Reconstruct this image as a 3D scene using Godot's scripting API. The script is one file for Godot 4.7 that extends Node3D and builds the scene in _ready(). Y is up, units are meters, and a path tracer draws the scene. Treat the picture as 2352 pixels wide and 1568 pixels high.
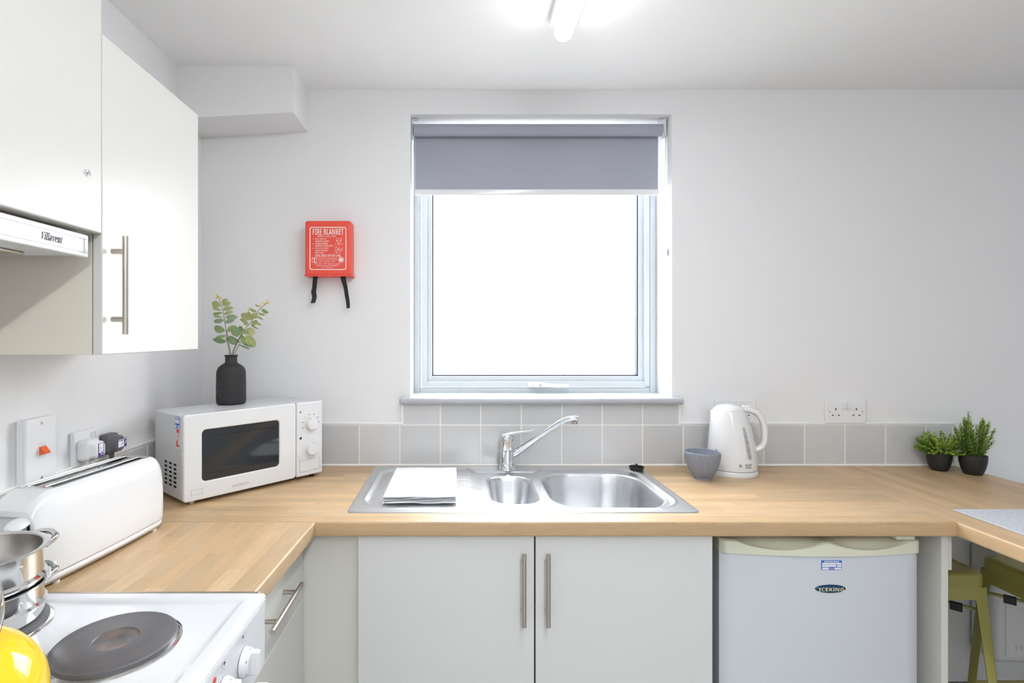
extends Node3D
# Small kitchen with a window over the sink. x right, y up, depth d means z = -d.

const EYE := 1.3955      # camera height
const FPX := 1227.0      # focal length in pixels of the 2352 x 1568 frame
const VPX := 1052.0      # the view's principal point in the frame
const VPY := 767.0
const WALL := 1.979      # depth of the back wall
const TOP := 0.91        # worktop height
const LEFT := -0.95      # left wall
const CEIL := 2.30

var M := {}
var names := {}
var rng := RandomNumberGenerator.new()

# ---------------------------------------------------------------- mesh builder
class MB:
	var V := PackedVector3Array()
	var N := PackedVector3Array()
	var U := PackedVector2Array()
	var C := PackedColorArray()
	var xf := Transform3D.IDENTITY
	var uvm := 0
	var col := Color.WHITE

	func uv(p: Vector3) -> Vector2:
		if uvm == 1: return Vector2(p.x, p.z + p.y)
		if uvm == 2: return Vector2(p.z, p.x + p.y)
		if uvm == 3: return Vector2(p.x, p.z)
		return Vector2(p.x, -p.y)

	func tri(a: Vector3, b: Vector3, c: Vector3, na: Vector3, nb: Vector3, nc: Vector3) -> void:
		var g := (b - a).cross(c - a)
		if g.length_squared() < 1e-18: return
		if (g.dot(na + nb + nc) > 0.0) != (xf.basis.determinant() < 0.0):
			var t := b; b = c; c = t
			t = nb; nb = nc; nc = t
		for k in 3:
			var p: Vector3 = [a, b, c][k]
			V.append(xf * p)
			N.append((xf.basis * ([na, nb, nc][k] as Vector3)).normalized())
			U.append(uv(p))
			C.append(col)

	func quad(a: Vector3, b: Vector3, c: Vector3, d: Vector3, na: Vector3, nb: Vector3, nc: Vector3, nd: Vector3) -> void:
		tri(a, b, c, na, nb, nc)
		tri(a, c, d, na, nc, nd)

	func flat(a: Vector3, b: Vector3, c: Vector3, d: Vector3, n: Vector3) -> void:
		quad(a, b, c, d, n, n, n, n)

	# box with rounded edges
	func rbox(c: Vector3, s: Vector3, r := 0.002, seg := 1) -> void:
		var h := s * 0.5
		r = minf(r, minf(h.x, minf(h.y, h.z)))
		for ax in 3:
			var u := (ax + 1) % 3
			var w := (ax + 2) % 3
			var lu := ticks(h[u], r, seg)
			var lw := ticks(h[w], r, seg)
			for sg in [-1.0, 1.0]:
				for i in lu.size() - 1:
					for j in lw.size() - 1:
						var P := []
						var Q := []
						for k in 4:
							var p := Vector3.ZERO
							p[ax] = h[ax] * sg
							p[u] = lu[i + (1 if k in [1, 2] else 0)]
							p[w] = lw[j + (1 if k in [2, 3] else 0)]
							var q := p.clamp(-(h - Vector3.ONE * r), h - Vector3.ONE * r)
							var n := p - q
							if n.length() < 1e-9:
								n = Vector3.ZERO
								n[ax] = sg
							n = n.normalized()
							P.append(c + (q + n * r if r > 0.0 else p))
							Q.append(n)
						quad(P[0], P[1], P[2], P[3], Q[0], Q[1], Q[2], Q[3])

	func ticks(h: float, r: float, seg: int) -> Array:
		if r <= 0.0: return [-h, h]
		var l := []
		for i in seg + 1: l.append(-h + r * (1.0 - tan((1.0 - float(i) / seg) * PI / 4)) )
		var m := []
		for i in seg + 1: m.append(-(l[seg - i] as float))
		if h - r < 1e-6:
			m.remove_at(0)
		return l + m

	# solid of revolution about y; profile of (radius, y)
	func lathe(pr: Array, seg := 32, sx := 1.0, sz := 1.0, c := Vector3.ZERO, sharp := 0.75) -> void:
		var n := pr.size()
		var sn := []
		for i in n - 1:
			var d: Vector2 = pr[i + 1] - pr[i]
			sn.append(Vector2(d.y, -d.x).normalized())
		for i in n - 1:
			var n0: Vector2 = sn[i]
			var n1: Vector2 = sn[i]
			if i > 0 and n0.dot(sn[i - 1]) > sharp: n0 = (n0 + (sn[i - 1] as Vector2)).normalized()
			if i < n - 2 and n1.dot(sn[i + 1]) > sharp: n1 = (n1 + (sn[i + 1] as Vector2)).normalized()
			for k in seg:
				var a := TAU * k / seg
				var b := TAU * (k + 1) / seg
				var p: Vector2 = pr[i]
				var q: Vector2 = pr[i + 1]
				quad(c + rv(p.x, p.y, a, sx, sz), c + rv(p.x, p.y, b, sx, sz), c + rv(q.x, q.y, b, sx, sz), c + rv(q.x, q.y, a, sx, sz), rn(n0, a, sx, sz), rn(n0, b, sx, sz), rn(n1, b, sx, sz), rn(n1, a, sx, sz))

	func rv(r: float, y: float, a: float, sx: float, sz: float) -> Vector3:
		return Vector3(cos(a) * r * sx, y, sin(a) * r * sz)

	func rn(n: Vector2, a: float, sx: float, sz: float) -> Vector3:
		return Vector3(cos(a) * n.x / sx, n.y, sin(a) * n.x / sz).normalized()

	# tube along a path; rad is one radius or one for each point
	func tube(path: Array, rad, seg := 10, cap := true, fl := 1.0) -> void:
		var n := path.size()
		var rings := []
		var up := Vector3.UP
		var nr := []
		for i in n:
			var t: Vector3 = (path[mini(i + 1, n - 1)] - path[maxi(i - 1, 0)]).normalized()
			if i == 0 and absf(t.dot(up)) > 0.9: up = Vector3.RIGHT
			up = (up - t * up.dot(t)).normalized()
			var s := t.cross(up)
			var r: float = rad[i] if rad is Array else rad
			var ring := []
			var nn := []
			for k in seg:
				var a := TAU * k / seg
				nn.append((up * cos(a) + s * sin(a) / fl).normalized())
				ring.append(path[i] + (up * cos(a) + s * sin(a) * fl) * r)
			rings.append(ring)
			nr.append(nn)
		for i in n - 1:
			for k in seg:
				var l := (k + 1) % seg
				quad(rings[i][k], rings[i][l], rings[i + 1][l], rings[i + 1][k], nr[i][k], nr[i][l], nr[i + 1][l], nr[i + 1][k])
		if cap:
			for e in [0, n - 1]:
				var t: Vector3 = (path[0] - path[1]).normalized() if e == 0 else (path[n - 1] - path[n - 2]).normalized()
				for k in seg:
					tri(path[e], rings[e][k], rings[e][(k + 1) % seg], t, t, t)

	# polygon in local xy drawn out from z0 to z1, soft edges kept smooth
	func prism(poly: Array, z0: float, z1: float, sharp := 0.8) -> void:
		var n := poly.size()
		var area := 0.0
		for i in n:
			area += (poly[i] as Vector2).cross(poly[(i + 1) % n])
		var sg := 1.0 if area > 0 else -1.0
		var sn := []
		for i in n:
			var d: Vector2 = poly[(i + 1) % n] - poly[i]
			sn.append(Vector2(d.y, -d.x).normalized() * sg)
		for i in n:
			var a: Vector2 = poly[i]
			var b: Vector2 = poly[(i + 1) % n]
			var n0: Vector2 = sn[i]
			var n1: Vector2 = sn[i]
			var pn: Vector2 = sn[(i - 1 + n) % n]
			var nx: Vector2 = sn[(i + 1) % n]
			if n0.dot(pn) > sharp: n0 = (n0 + pn).normalized()
			if n1.dot(nx) > sharp: n1 = (n1 + nx).normalized()
			quad(Vector3(a.x, a.y, z0), Vector3(b.x, b.y, z0), Vector3(b.x, b.y, z1), Vector3(a.x, a.y, z1), Vector3(n0.x, n0.y, 0), Vector3(n1.x, n1.y, 0), Vector3(n1.x, n1.y, 0), Vector3(n0.x, n0.y, 0))
		var idx := Geometry2D.triangulate_polygon(PackedVector2Array(poly))
		for k in range(0, idx.size(), 3):
			for z in [z0, z1]:
				var m := Vector3(0, 0, -1.0 if z == minf(z0, z1) else 1.0)
				var A: Vector2 = poly[idx[k]]
				var B: Vector2 = poly[idx[k + 1]]
				var D: Vector2 = poly[idx[k + 2]]
				tri(Vector3(A.x, A.y, z), Vector3(B.x, B.y, z), Vector3(D.x, D.y, z), m, m, m)

	# skin over rings of equal length; sg turns the normals
	func loft(rings: Array, sg := 1.0, closed := true, cap0 := false, cap1 := false) -> void:
		var n := rings.size()
		var m: int = rings[0].size()
		var nm := []
		for i in n:
			var row := []
			for j in m:
				var j0 := (j - 1 + m) % m if closed else maxi(j - 1, 0)
				var j1 := (j + 1) % m if closed else mini(j + 1, m - 1)
				var du: Vector3 = rings[i][j1] - rings[i][j0]
				var dv: Vector3 = rings[mini(i + 1, n - 1)][j] - rings[maxi(i - 1, 0)][j]
				var c := du.cross(dv) * sg
				row.append(c.normalized() if c.length() > 1e-12 else Vector3.UP)
			nm.append(row)
		for i in n - 1:
			for j in (m if closed else m - 1):
				var k := (j + 1) % m
				quad(rings[i][j], rings[i][k], rings[i + 1][k], rings[i + 1][j], nm[i][j], nm[i][k], nm[i + 1][k], nm[i + 1][j])
		for e in [[cap0, 0, 1], [cap1, n - 1, n - 2]]:
			if not e[0]: continue
			var c := Vector3.ZERO
			var o := Vector3.ZERO
			for j in m:
				c += rings[e[1]][j] / m
				o += rings[e[2]][j] / m
			for j in m:
				var a: Vector3 = rings[e[1]][j]
				var b: Vector3 = rings[e[1]][(j + 1) % m]
				var f := (a - c).cross(b - c).normalized()
				if f.dot(c - o) < 0.0: f = -f
				tri(c, a, b, f, f, f)

	func ball(c: Vector3, r: float, seg := 8, sc := Vector3.ONE) -> void:
		var pr := []
		var h := maxi(seg / 2, 3)
		for i in h + 1:
			var a := -PI / 2 + PI * i / h
			pr.append(Vector2(maxf(cos(a) * r, 0.0), sin(a) * r * sc.y))
		lathe(pr, seg, sc.x, sc.z, c, -2.0)

	func mesh() -> ArrayMesh:
		var arr := []
		arr.resize(Mesh.ARRAY_MAX)
		arr[Mesh.ARRAY_VERTEX] = V
		arr[Mesh.ARRAY_NORMAL] = N
		arr[Mesh.ARRAY_TEX_UV] = U
		arr[Mesh.ARRAY_COLOR] = C
		var m := ArrayMesh.new()
		m.add_surface_from_arrays(Mesh.PRIMITIVE_TRIANGLES, arr)
		return m

# ---------------------------------------------------------------- nodes
func at(x: float, y: float, d: float) -> Vector3:
	return Vector3(x, y, -d)

func px(u: float, v: float, d: float) -> Vector3:      # the point at depth d on the ray of a pixel
	return Vector3((u - VPX) / FPX * d, EYE + (VPY - v) / FPX * d, -d)

func numbered(called: String) -> String:
	var k: int = names.get(called, 0)
	names[called] = k + 1
	return called if k == 0 else "%s_%03d" % [called, k]

func thing(called: String, label: String, category: String, where := Vector3.ZERO, turn := 0.0, group := "") -> Node3D:
	var o := Node3D.new()
	o.name = numbered(called)
	o.position = where
	o.rotation.y = turn
	add_child(o)
	o.set_meta("label", label)
	o.set_meta("category", category)
	if group: o.set_meta("group", group)
	return o

func structure(called: String, label := "") -> Node3D:
	var o := Node3D.new()
	o.name = called
	add_child(o)
	o.set_meta("kind", "structure")
	if label: o.set_meta("label", label)
	return o

func part(called: String, b: MB, m: Material, parent: Node3D) -> MeshInstance3D:
	return put(called, b.mesh(), m, parent)

func put(called: String, mesh: Mesh, m: Material, parent: Node3D) -> MeshInstance3D:
	var o := MeshInstance3D.new()
	o.name = called
	o.mesh = mesh
	o.material_override = m
	parent.add_child(o, true)
	return o

# lettering: width w, height h (whole box of the glyphs), centred at pos, facing +z of basis bs
func lettering(parent: Node3D, text: String, face: Font, w: float, h: float, pos: Vector3, bs: Basis, m: Material, called := "lettering") -> void:
	var t := TextMesh.new()
	t.text = text
	t.font = face
	t.font_size = 48
	t.pixel_size = 0.001
	t.depth = 0.0
	t.curve_step = 2.0
	var bb := t.get_aabb()
	var sx := w / maxf(bb.size.x, 1e-5)
	var sy := h / maxf(bb.size.y, 1e-5)
	if w <= 0.0: sx = sy
	var o := put(called, t, m, parent)
	var c := bb.get_center()
	o.transform = Transform3D(bs * Basis.from_scale(Vector3(sx, sy, 1.0)), Vector3.ZERO)
	o.position = pos - o.transform.basis * Vector3(c.x, c.y, 0.0)

func mat(c: Color, rough := 0.5, metal := 0.0, spec := 0.5) -> StandardMaterial3D:
	var m := StandardMaterial3D.new()
	m.albedo_color = c
	m.roughness = rough
	m.metallic = metal
	m.metallic_specular = spec
	return m

func rgb(r: float, g: float, b: float) -> Color:
	return Color(r / 255.0, g / 255.0, b / 255.0)

func arc(c: Vector2, r: float, a0: float, a1: float, n: int) -> Array:
	var l := []
	for i in n + 1:
		var a := deg_to_rad(lerpf(a0, a1, float(i) / n))
		l.append(c + Vector2(cos(a), sin(a)) * r)
	return l

func rrect(hx: float, hy: float, r: float, n := 5) -> Array:     # rounded rectangle, counter-clockwise
	return arc(Vector2(hx - r, hy - r), r, 0, 90, n) + arc(Vector2(-hx + r, hy - r), r, 90, 180, n) + arc(Vector2(-hx + r, -hy + r), r, 180, 270, n) + arc(Vector2(hx - r, -hy + r), r, 270, 360, n)

func curve(pts: Array, n := 6) -> Array:                           # smooth path through points
	var out := []
	for i in pts.size() - 1:
		for k in n:
			out.append((pts[i] as Vector3).cubic_interpolate(pts[i + 1], pts[maxi(i - 1, 0)], pts[mini(i + 2, pts.size() - 1)], float(k) / n))
	out.append(pts[-1])
	return out

# ---------------------------------------------------------------- materials
func noise_tex(freq: float, lo: Color, hi: Color, size := 512, kind := FastNoiseLite.TYPE_SIMPLEX_SMOOTH, oct := 4, sd := 1) -> NoiseTexture2D:
	var n := FastNoiseLite.new()
	n.noise_type = kind
	n.frequency = freq
	n.fractal_octaves = oct
	n.seed = sd
	var t := NoiseTexture2D.new()
	t.width = size
	t.height = size
	t.seamless = true
	t.noise = n
	var g := Gradient.new()
	g.colors = PackedColorArray([lo, hi])
	t.color_ramp = g
	return t

func oak_image() -> ImageTexture:
	# laminate printed with oak staves: 1.2 m along, 0.6 m across
	var w := 1536
	var h := 1024
	var im := Image.create(w, h, false, Image.FORMAT_RGB8)
	var fine := FastNoiseLite.new()
	fine.seed = 5
	fine.frequency = 1.0
	fine.fractal_octaves = 2
	var slow := FastNoiseLite.new()
	slow.seed = 9
	slow.frequency = 1.0
	slow.fractal_octaves = 1
	rng.seed = 77
	var rows := []
	var y := 0
	while y < h:
		var rh := rng.randi_range(58, 76)
		if h - y - rh < 40: rh = h - y
		var cuts := []
		var x := rng.randi_range(0, 300)
		while x < w:
			cuts.append(x)
			x += rng.randi_range(380, 760)
		var tones := []
		for k in cuts.size() + 1: tones.append([rng.randf_range(-1, 1), rng.randf_range(-1, 1), rng.randf() * 100.0])
		rows.append([y, rh, cuts, tones])
		y += rh
	for r in rows:
		for yy in range(r[0], r[0] + r[1]):
			var ci := 0
			for xx in w:
				while ci < r[2].size() and xx >= r[2][ci]: ci += 1
				var t: Array = r[3][ci if ci < r[2].size() else (0 if r[2][0] > 0 else ci)]
				var s: float = slow.get_noise_2d(xx * 0.004 + t[2], yy * 0.02 + t[2])
				var g: float = fine.get_noise_2d(xx * 0.012 + t[2], yy * 0.42 + s * 3.0)
				var v: float = 1.0 + 0.056 * t[0] + 0.030 * s + 0.075 * g
				if g > 0.42: v -= 0.05
				var c := Color(0.785 * v, (0.666 + 0.008 * t[1]) * v, (0.512 + 0.016 * t[1]) * v)
				im.set_pixel(xx, yy, c)
	return ImageTexture.create_from_image(im)

func make_materials() -> void:
	M.wall = mat(rgb(237, 237, 238), 0.72)
	M.wall.normal_enabled = true
	var nt := noise_tex(0.05, Color.BLACK, Color.WHITE, 512)
	nt.as_normal_map = true
	nt.bump_strength = 1.2
	nt.color_ramp = null
	M.wall.normal_texture = nt
	M.wall.normal_scale = 0.12
	M.wall.uv1_triplanar = true
	M.wall.uv1_world_triplanar = true
	M.wall.uv1_scale = Vector3.ONE * 2.5
	M.ceiling = mat(rgb(248, 248, 248), 0.85)
	M.floor = mat(rgb(206, 204, 201), 0.55)
	M.floor.albedo_texture = noise_tex(0.09, rgb(205, 205, 205), rgb(255, 255, 255))
	M.floor.uv1_triplanar = true
	M.skirt = mat(rgb(128, 130, 133), 0.6)
	M.grout = mat(rgb(240, 238, 231), 0.8)
	M.seal = mat(rgb(244, 243, 240), 0.35)
	M.tiles = []
	for k in 3:
		M.tiles.append(mat([rgb(206, 206, 206), rgb(202, 202, 202), rgb(209, 209, 209)][k], 0.14))
	M.sill = mat(rgb(180, 181, 187), 0.4)
	M.upvc = mat(rgb(204, 210, 214), 0.32)
	M.gasket = mat(rgb(58, 66, 84), 0.6)
	M.pane = mat(Color(1, 1, 1, 0.06), 0.02)
	M.pane.transparency = BaseMaterial3D.TRANSPARENCY_ALPHA
	M.oak = mat(Color.WHITE, 0.40, 0.0, 0.6)
	M.oak.albedo_texture = oak_image()
	M.oak.uv1_scale = Vector3(1.0 / 1.2, 1.0 / 0.6, 1)
	M.white = mat(rgb(228, 229, 230), 0.16)           # glossy appliance plastic and enamel
	M.white_soft = mat(rgb(236, 237, 238), 0.38)
	M.whitegrey = mat(rgb(214, 216, 219), 0.3)
	M.enamel = mat(rgb(222, 224, 227), 0.1)
	M.cupboard = mat(rgb(214, 213, 208), 0.32)
	M.base_door = mat(rgb(224, 224, 222), 0.36)
	M.cream = mat(rgb(222, 216, 202), 0.42)
	M.filler = mat(rgb(219, 217, 208), 0.42)
	M.inside = mat(rgb(120, 118, 112), 0.8)
	M.nickel = mat(rgb(196, 188, 178), 0.34, 1.0)
	M.chrome = mat(rgb(226, 229, 233), 0.06, 1.0)
	M.polished = mat(rgb(214, 214, 214), 0.09, 1.0)
	M.steel = mat(rgb(222, 223, 225), 0.36, 1.0)
	M.steel.roughness_texture = noise_tex(0.02, rgb(190, 190, 190), rgb(255, 255, 255), 512, FastNoiseLite.TYPE_SIMPLEX_SMOOTH, 5, 3)
	M.steel.uv1_triplanar = true
	M.steel.uv1_scale = Vector3.ONE * 3.0
	M.pan_inside = mat(rgb(172, 168, 163), 0.3, 1.0)
	M.black = mat(rgb(22, 22, 23), 0.5)
	M.matte_black = mat(rgb(42, 41, 43), 0.62)
	M.pot_black = mat(rgb(36, 35, 37), 0.5)
	M.dark = mat(rgb(12, 12, 13), 0.8)
	M.well = mat(rgb(66, 63, 60), 0.45, 0.6)
	M.rubber = mat(rgb(30, 30, 31), 0.45)
	M.red = mat(rgb(240, 84, 68), 0.38)
	M.print_white = mat(rgb(250, 226, 220), 0.5)
	M.strap = mat(rgb(44, 45, 50), 0.85)
	M.fabric = mat(rgb(166, 168, 181), 0.85)
	M.fabric.backlight_enabled = false
	M.linen = mat(rgb(246, 246, 246), 0.95)
	M.linen_grey = mat(rgb(200, 201, 204), 0.95)
	M.linen_dark = mat(rgb(120, 122, 130), 0.95)
	M.stoneware = mat(rgb(152, 159, 171), 0.5)
	M.stoneware.albedo_texture = noise_tex(0.2, rgb(205, 205, 205), rgb(255, 255, 255), 256, FastNoiseLite.TYPE_SIMPLEX, 3, 8)
	M.stoneware.uv1_triplanar = true
	M.stoneware.uv1_scale = Vector3.ONE * 6.0
	M.stoneware_in = mat(rgb(146, 153, 165), 0.3)
	M.felt = mat(rgb(212, 215, 221), 1.0)
	M.felt.albedo_texture = noise_tex(0.03, rgb(222, 222, 224), rgb(255, 255, 255), 512, FastNoiseLite.TYPE_SIMPLEX, 5, 12)
	M.felt.uv1_triplanar = true
	M.felt.uv1_scale = Vector3.ONE * 5.0
	M.felt.rim_enabled = true
	M.felt.rim = 0.3
	M.olive = mat(rgb(174, 169, 92), 0.3)
	M.cream_plastic = mat(rgb(226, 226, 204), 0.35)
	M.fridge = mat(rgb(214, 218, 223), 0.3)
	M.yellow = mat(rgb(250, 206, 40), 0.08)
	M.orange = mat(rgb(240, 104, 52), 0.35)
	M.grey_plug = mat(rgb(96, 96, 98), 0.45)
	M.purple = mat(rgb(74, 42, 120), 0.5)
	M.blue = mat(rgb(52, 104, 200), 0.45)
	M.badge = mat(rgb(20, 62, 98), 0.2)
	M.gold = mat(rgb(222, 216, 170), 0.35)
	M.ink = mat(rgb(52, 54, 62), 0.6)
	M.ink_soft = mat(rgb(150, 152, 158), 0.6)
	M.orange_ink = mat(rgb(236, 170, 110), 0.6)
	M.red_ink = mat(rgb(216, 84, 70), 0.6)
	M.label = mat(rgb(232, 234, 240), 0.5)
	M.microglass = mat(rgb(44, 47, 50), 0.05)
	M.gauge = mat(rgb(176, 178, 182), 0.15)
	M.hood_grey = mat(rgb(226, 228, 230), 0.3)
	M.stem = mat(rgb(122, 104, 78), 0.7)
	M.leaves = []
	for c in [rgb(142, 162, 104), rgb(162, 170, 112), rgb(120, 148, 104), rgb(172, 172, 118), rgb(136, 156, 126)]:
		var l := mat(c, 0.6)
		l.backlight_enabled = true
		l.backlight = c * 0.35
		M.leaves.append(l)
	M.bud = mat(rgb(226, 190, 44), 0.6)
	M.hotplate = mat(rgb(92, 90, 93), 0.42)
	M.burnt = mat(rgb(112, 84, 66), 0.5)
	M.green_a = mat(Color.WHITE, 0.5)
	M.green_a.vertex_color_use_as_albedo = true
	M.green_a.backlight_enabled = true
	M.green_a.backlight = rgb(40, 70, 10)
	M.render_wall = mat(rgb(214, 213, 208), 0.9)
	M.coping = mat(rgb(112, 114, 122), 0.8)
	M.paving = mat(rgb(150, 149, 145), 0.9)
	M.tube = mat(Color.WHITE, 0.4)
	M.tube.emission_enabled = true
	M.tube.emission = rgb(252, 253, 255)
	M.tube.emission_energy_multiplier = 2.5
	M.sans = SystemFont.new()
	M.sans.font_names = PackedStringArray(["Droid Sans"])
	M.bold = SystemFont.new()
	M.bold.font_names = PackedStringArray(["Droid Sans"])
	M.bold.font_weight = 700
	M.serif = SystemFont.new()
	M.serif.font_names = PackedStringArray(["Droid Serif"])
	M.serif.font_weight = 700

# ---------------------------------------------------------------- scene
func _ready() -> void:
	var cam := Camera3D.new()
	cam.name = "camera"
	cam.projection = Camera3D.PROJECTION_FRUSTUM
	cam.near = 0.05
	cam.far = 200.0
	cam.size = 1568.0 / FPX * cam.near
	cam.frustum_offset = Vector2(1176.0 - VPX, VPY - 784.0) / FPX * cam.near
	cam.position = Vector3(0, EYE, 0)
	add_child(cam)
	cam.current = true
	var we := WorldEnvironment.new()
	we.name = "surroundings"
	var e := Environment.new()
	e.background_mode = Environment.BG_COLOR
	e.background_color = rgb(246, 250, 255)
	e.background_energy_multiplier = 13.5
	e.tonemap_mode = Environment.TONE_MAPPER_LINEAR
	e.tonemap_exposure = 1.23
	e.sdfgi_enabled = true
	e.ssao_enabled = true
	e.ssil_enabled = true
	we.environment = e
	add_child(we)
	make_materials()

	build_room()
	build_window()
	build_outside()
	build_worktops()
	build_base_units()
	build_wall_units()
	build_fridge()
	build_cooker()
	build_sink()
	build_microwave()
	build_toaster()
	build_tube_light(0.45, 0.79, "lit white fluorescent tube light on the ceiling over the worktop")
	build_tube_light(1.15, -1.00, "unseen white tube light added behind the camera as fill, in line with the visible one")  # out of view, added to light the camera-facing fronts evenly
	build_tube_light(1.15, -2.70, "further unseen white tube light added as fill, in the same line by the far wall")  # also added out of view, shares the frontal fill with the one before
	build_blind()
	build_fire_blanket()
	build_kettle()
	build_cup()
	build_towel()
	build_sockets()
	build_pans()
	build_yellow_kettle()
	build_stools()
	build_placemat()
	build_vase()
	build_plants()

func build_room() -> void:
	var x1 := 3.3
	var z1 := 3.9
	var f := structure("floor")
	var b := MB.new()
	b.rbox(Vector3((LEFT + x1) / 2, -0.05, (z1 - WALL) / 2), Vector3(x1 - LEFT + 0.4, 0.1, z1 + WALL + 0.6), 0)
	part("vinyl", b, M.floor, f)
	var c := structure("ceiling")
	b = MB.new()
	b.rbox(Vector3((LEFT + x1) / 2, CEIL + 0.06, (z1 - WALL) / 2), Vector3(x1 - LEFT + 0.4, 0.12, z1 + WALL + 0.6), 0)
	part("plasterboard", b, M.ceiling, c)
	# back wall with the window opening
	var wb := structure("wall_back")
	b = MB.new()
	var wl := -0.176
	var wr := 0.792
	var w0 := 1.150
	var w1 := 2.210
	var th := 0.26
	for q in [[LEFT - 0.2, wl, 0.0, CEIL], [wr, x1 + 0.2, 0.0, CEIL], [wl, wr, 0.0, w0], [wl, wr, w1, CEIL]]:
		b.rbox(Vector3((q[0] + q[1]) / 2, (q[2] + q[3]) / 2, -WALL - th / 2), Vector3(q[1] - q[0], q[3] - q[2], th), 0)
	part("plaster", b, M.wall, wb)
	var wlft := structure("wall_left")
	b = MB.new()
	b.rbox(Vector3(LEFT - 0.1, CEIL / 2, (z1 - WALL) / 2), Vector3(0.2, CEIL, z1 + WALL), 0)
	part("plaster", b, M.wall, wlft)
	var wrt := structure("wall_right")
	b = MB.new()
	b.rbox(Vector3(x1 + 0.1, CEIL / 2, (z1 - WALL) / 2), Vector3(0.2, CEIL, z1 + WALL), 0)
	part("plaster", b, M.wall, wrt)
	var wf := structure("wall_front")
	b = MB.new()
	b.rbox(Vector3((LEFT + x1) / 2, CEIL / 2, z1 + 0.1), Vector3(x1 - LEFT + 0.4, CEIL, 0.2), 0)
	part("plaster", b, M.wall, wf)
	var sk := structure("baseboard_back")
	b = MB.new()
	b.rbox(at((1.30 + x1) / 2, 0.055, WALL - 0.006), Vector3(x1 - 1.30, 0.11, 0.012), 0.003)
	part("skirting", b, M.skirt, sk)
	# boxed-in corner under the ceiling, its soffit running slightly downhill to the left
	var bk := structure("trim_1", "white boxed-in bulkhead in the corner under the ceiling")
	b = MB.new()
	b.xf = Transform3D(Basis.IDENTITY, at(0, 0, WALL + 0.01))
	b.prism([Vector2(LEFT - 0.01, CEIL + 0.01), Vector2(LEFT - 0.01, 2.122), Vector2(-0.556, 2.1435), Vector2(-0.556, CEIL + 0.01)], 0.0, 0.187)
	part("plaster", b, M.wall, bk)
	# splashback tiles: each its own piece, joints recessed to the grout behind
	var ps := 0.1494
	var jx := []
	for k in range(-12, 20): jx.append((919.0 - VPX) / 620.0 + ps * k)
	var t0 := TOP + 0.004
	var t1 := 1.0605
	var g := MB.new()
	g.rbox(at((LEFT + 1.830) / 2, (t0 + t1) / 2, WALL - 0.003), Vector3(1.830 - LEFT, t1 - t0 + 0.004, 0.006), 0)
	g.rbox(at(0.305, (t1 + 0.002 + 1.137) / 2, WALL - 0.003), Vector3(1.030, 1.135 - t1, 0.006), 0)
	part("grout", g, M.grout, wb)
	var n := 0
	var tile_mesh := {}
	for k in jx.size() - 1:
		var a := maxf(jx[k], LEFT + 0.008) + 0.0021
		var z := minf(jx[k + 1], 1.826) - 0.0021
		if z - a < 0.01: continue
		n = tile(wb, tile_mesh, at((a + z) / 2, (t0 + t1) / 2, WALL - 0.0035), Vector3(z - a, t1 - t0 - 0.004, 0.007), n)
		a = maxf(jx[k], -0.203) + 0.0021
		z = minf(jx[k + 1], 0.815) - 0.0021
		if z - a > 0.01:
			n = tile(wb, tile_mesh, at((a + z) / 2, (t1 + 1.1345) / 2 + 0.0005, WALL - 0.0035), Vector3(z - a, 1.1345 - t1 - 0.002, 0.007), n)
	for q in [[LEFT, -0.206, 1.0635], [0.818, 1.836, 1.0635]]:
		var tb := MB.new()
		tb.rbox(at((q[0] + q[1]) / 2, q[2] + 0.003, WALL - 0.0045), Vector3(q[1] - q[0], 0.010, 0.009), 0.003)
		part("tile_trim", tb, M.seal, wb)
	for q in [[-0.2075, 1.058, 1.137], [0.8195, 1.058, 1.137], [1.832, TOP, 1.068]]:
		var tb := MB.new()
		tb.rbox(at(q[0], (q[1] + q[2]) / 2, WALL - 0.0045), Vector3(0.008, q[2] - q[1], 0.009), 0.003)
		part("tile_trim", tb, M.seal, wb)
	var sb := MB.new()
	sb.tube([at(LEFT, TOP + 0.002, WALL - 0.006), at(1.835, TOP + 0.002, WALL - 0.006)], 0.0048, 8)
	part("sealant", sb, M.seal, wb)
	# left wall: one row of tiles
	g = MB.new()
	g.rbox(at(LEFT + 0.003, (t0 + t1) / 2, 1.1), Vector3(0.006, t1 - t0 + 0.004, 1.75), 0)
	part("grout", g, M.grout, wlft)
	var d := 1.9716
	var jd := [1.9716]
	for k in 12: jd.append(1.623 + ps * 2 - ps * k)
	for k in jd.size() - 1:
		var hi: float = minf(jd[k], 1.970) - 0.0021
		var lo: float = jd[k + 1] + 0.0021
		if hi - lo < 0.01 or hi < 0.3: continue
		n = tile(wlft, tile_mesh, at(LEFT + 0.0035, (t0 + t1) / 2, (hi + lo) / 2), Vector3(0.007, t1 - t0 - 0.004, hi - lo), n)
	var tl := MB.new()
	tl.rbox(at(LEFT + 0.0045, 1.0665, 1.1), Vector3(0.009, 0.010, 1.75), 0.003)
	part("tile_trim", tl, M.seal, wlft)
	sb = MB.new()
	sb.tube([at(LEFT + 0.006, TOP + 0.002, WALL - 0.01), at(LEFT + 0.006, TOP + 0.002, 1.0)], 0.0048, 8)
	part("sealant", sb, M.seal, wlft)

func tile(parent: Node3D, cache: Dictionary, c: Vector3, s: Vector3, n: int) -> int:
	var key := "%.3f %.3f %.3f" % [s.x, s.y, s.z]
	if not cache.has(key):
		var b := MB.new()
		b.rbox(Vector3.ZERO, s, 0.0014)
		cache[key] = b.mesh()
	var o := put("tile", cache[key], M.tiles[(n * 7 + n / 3) % 3], parent)
	o.position = c
	return n + 1

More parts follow.
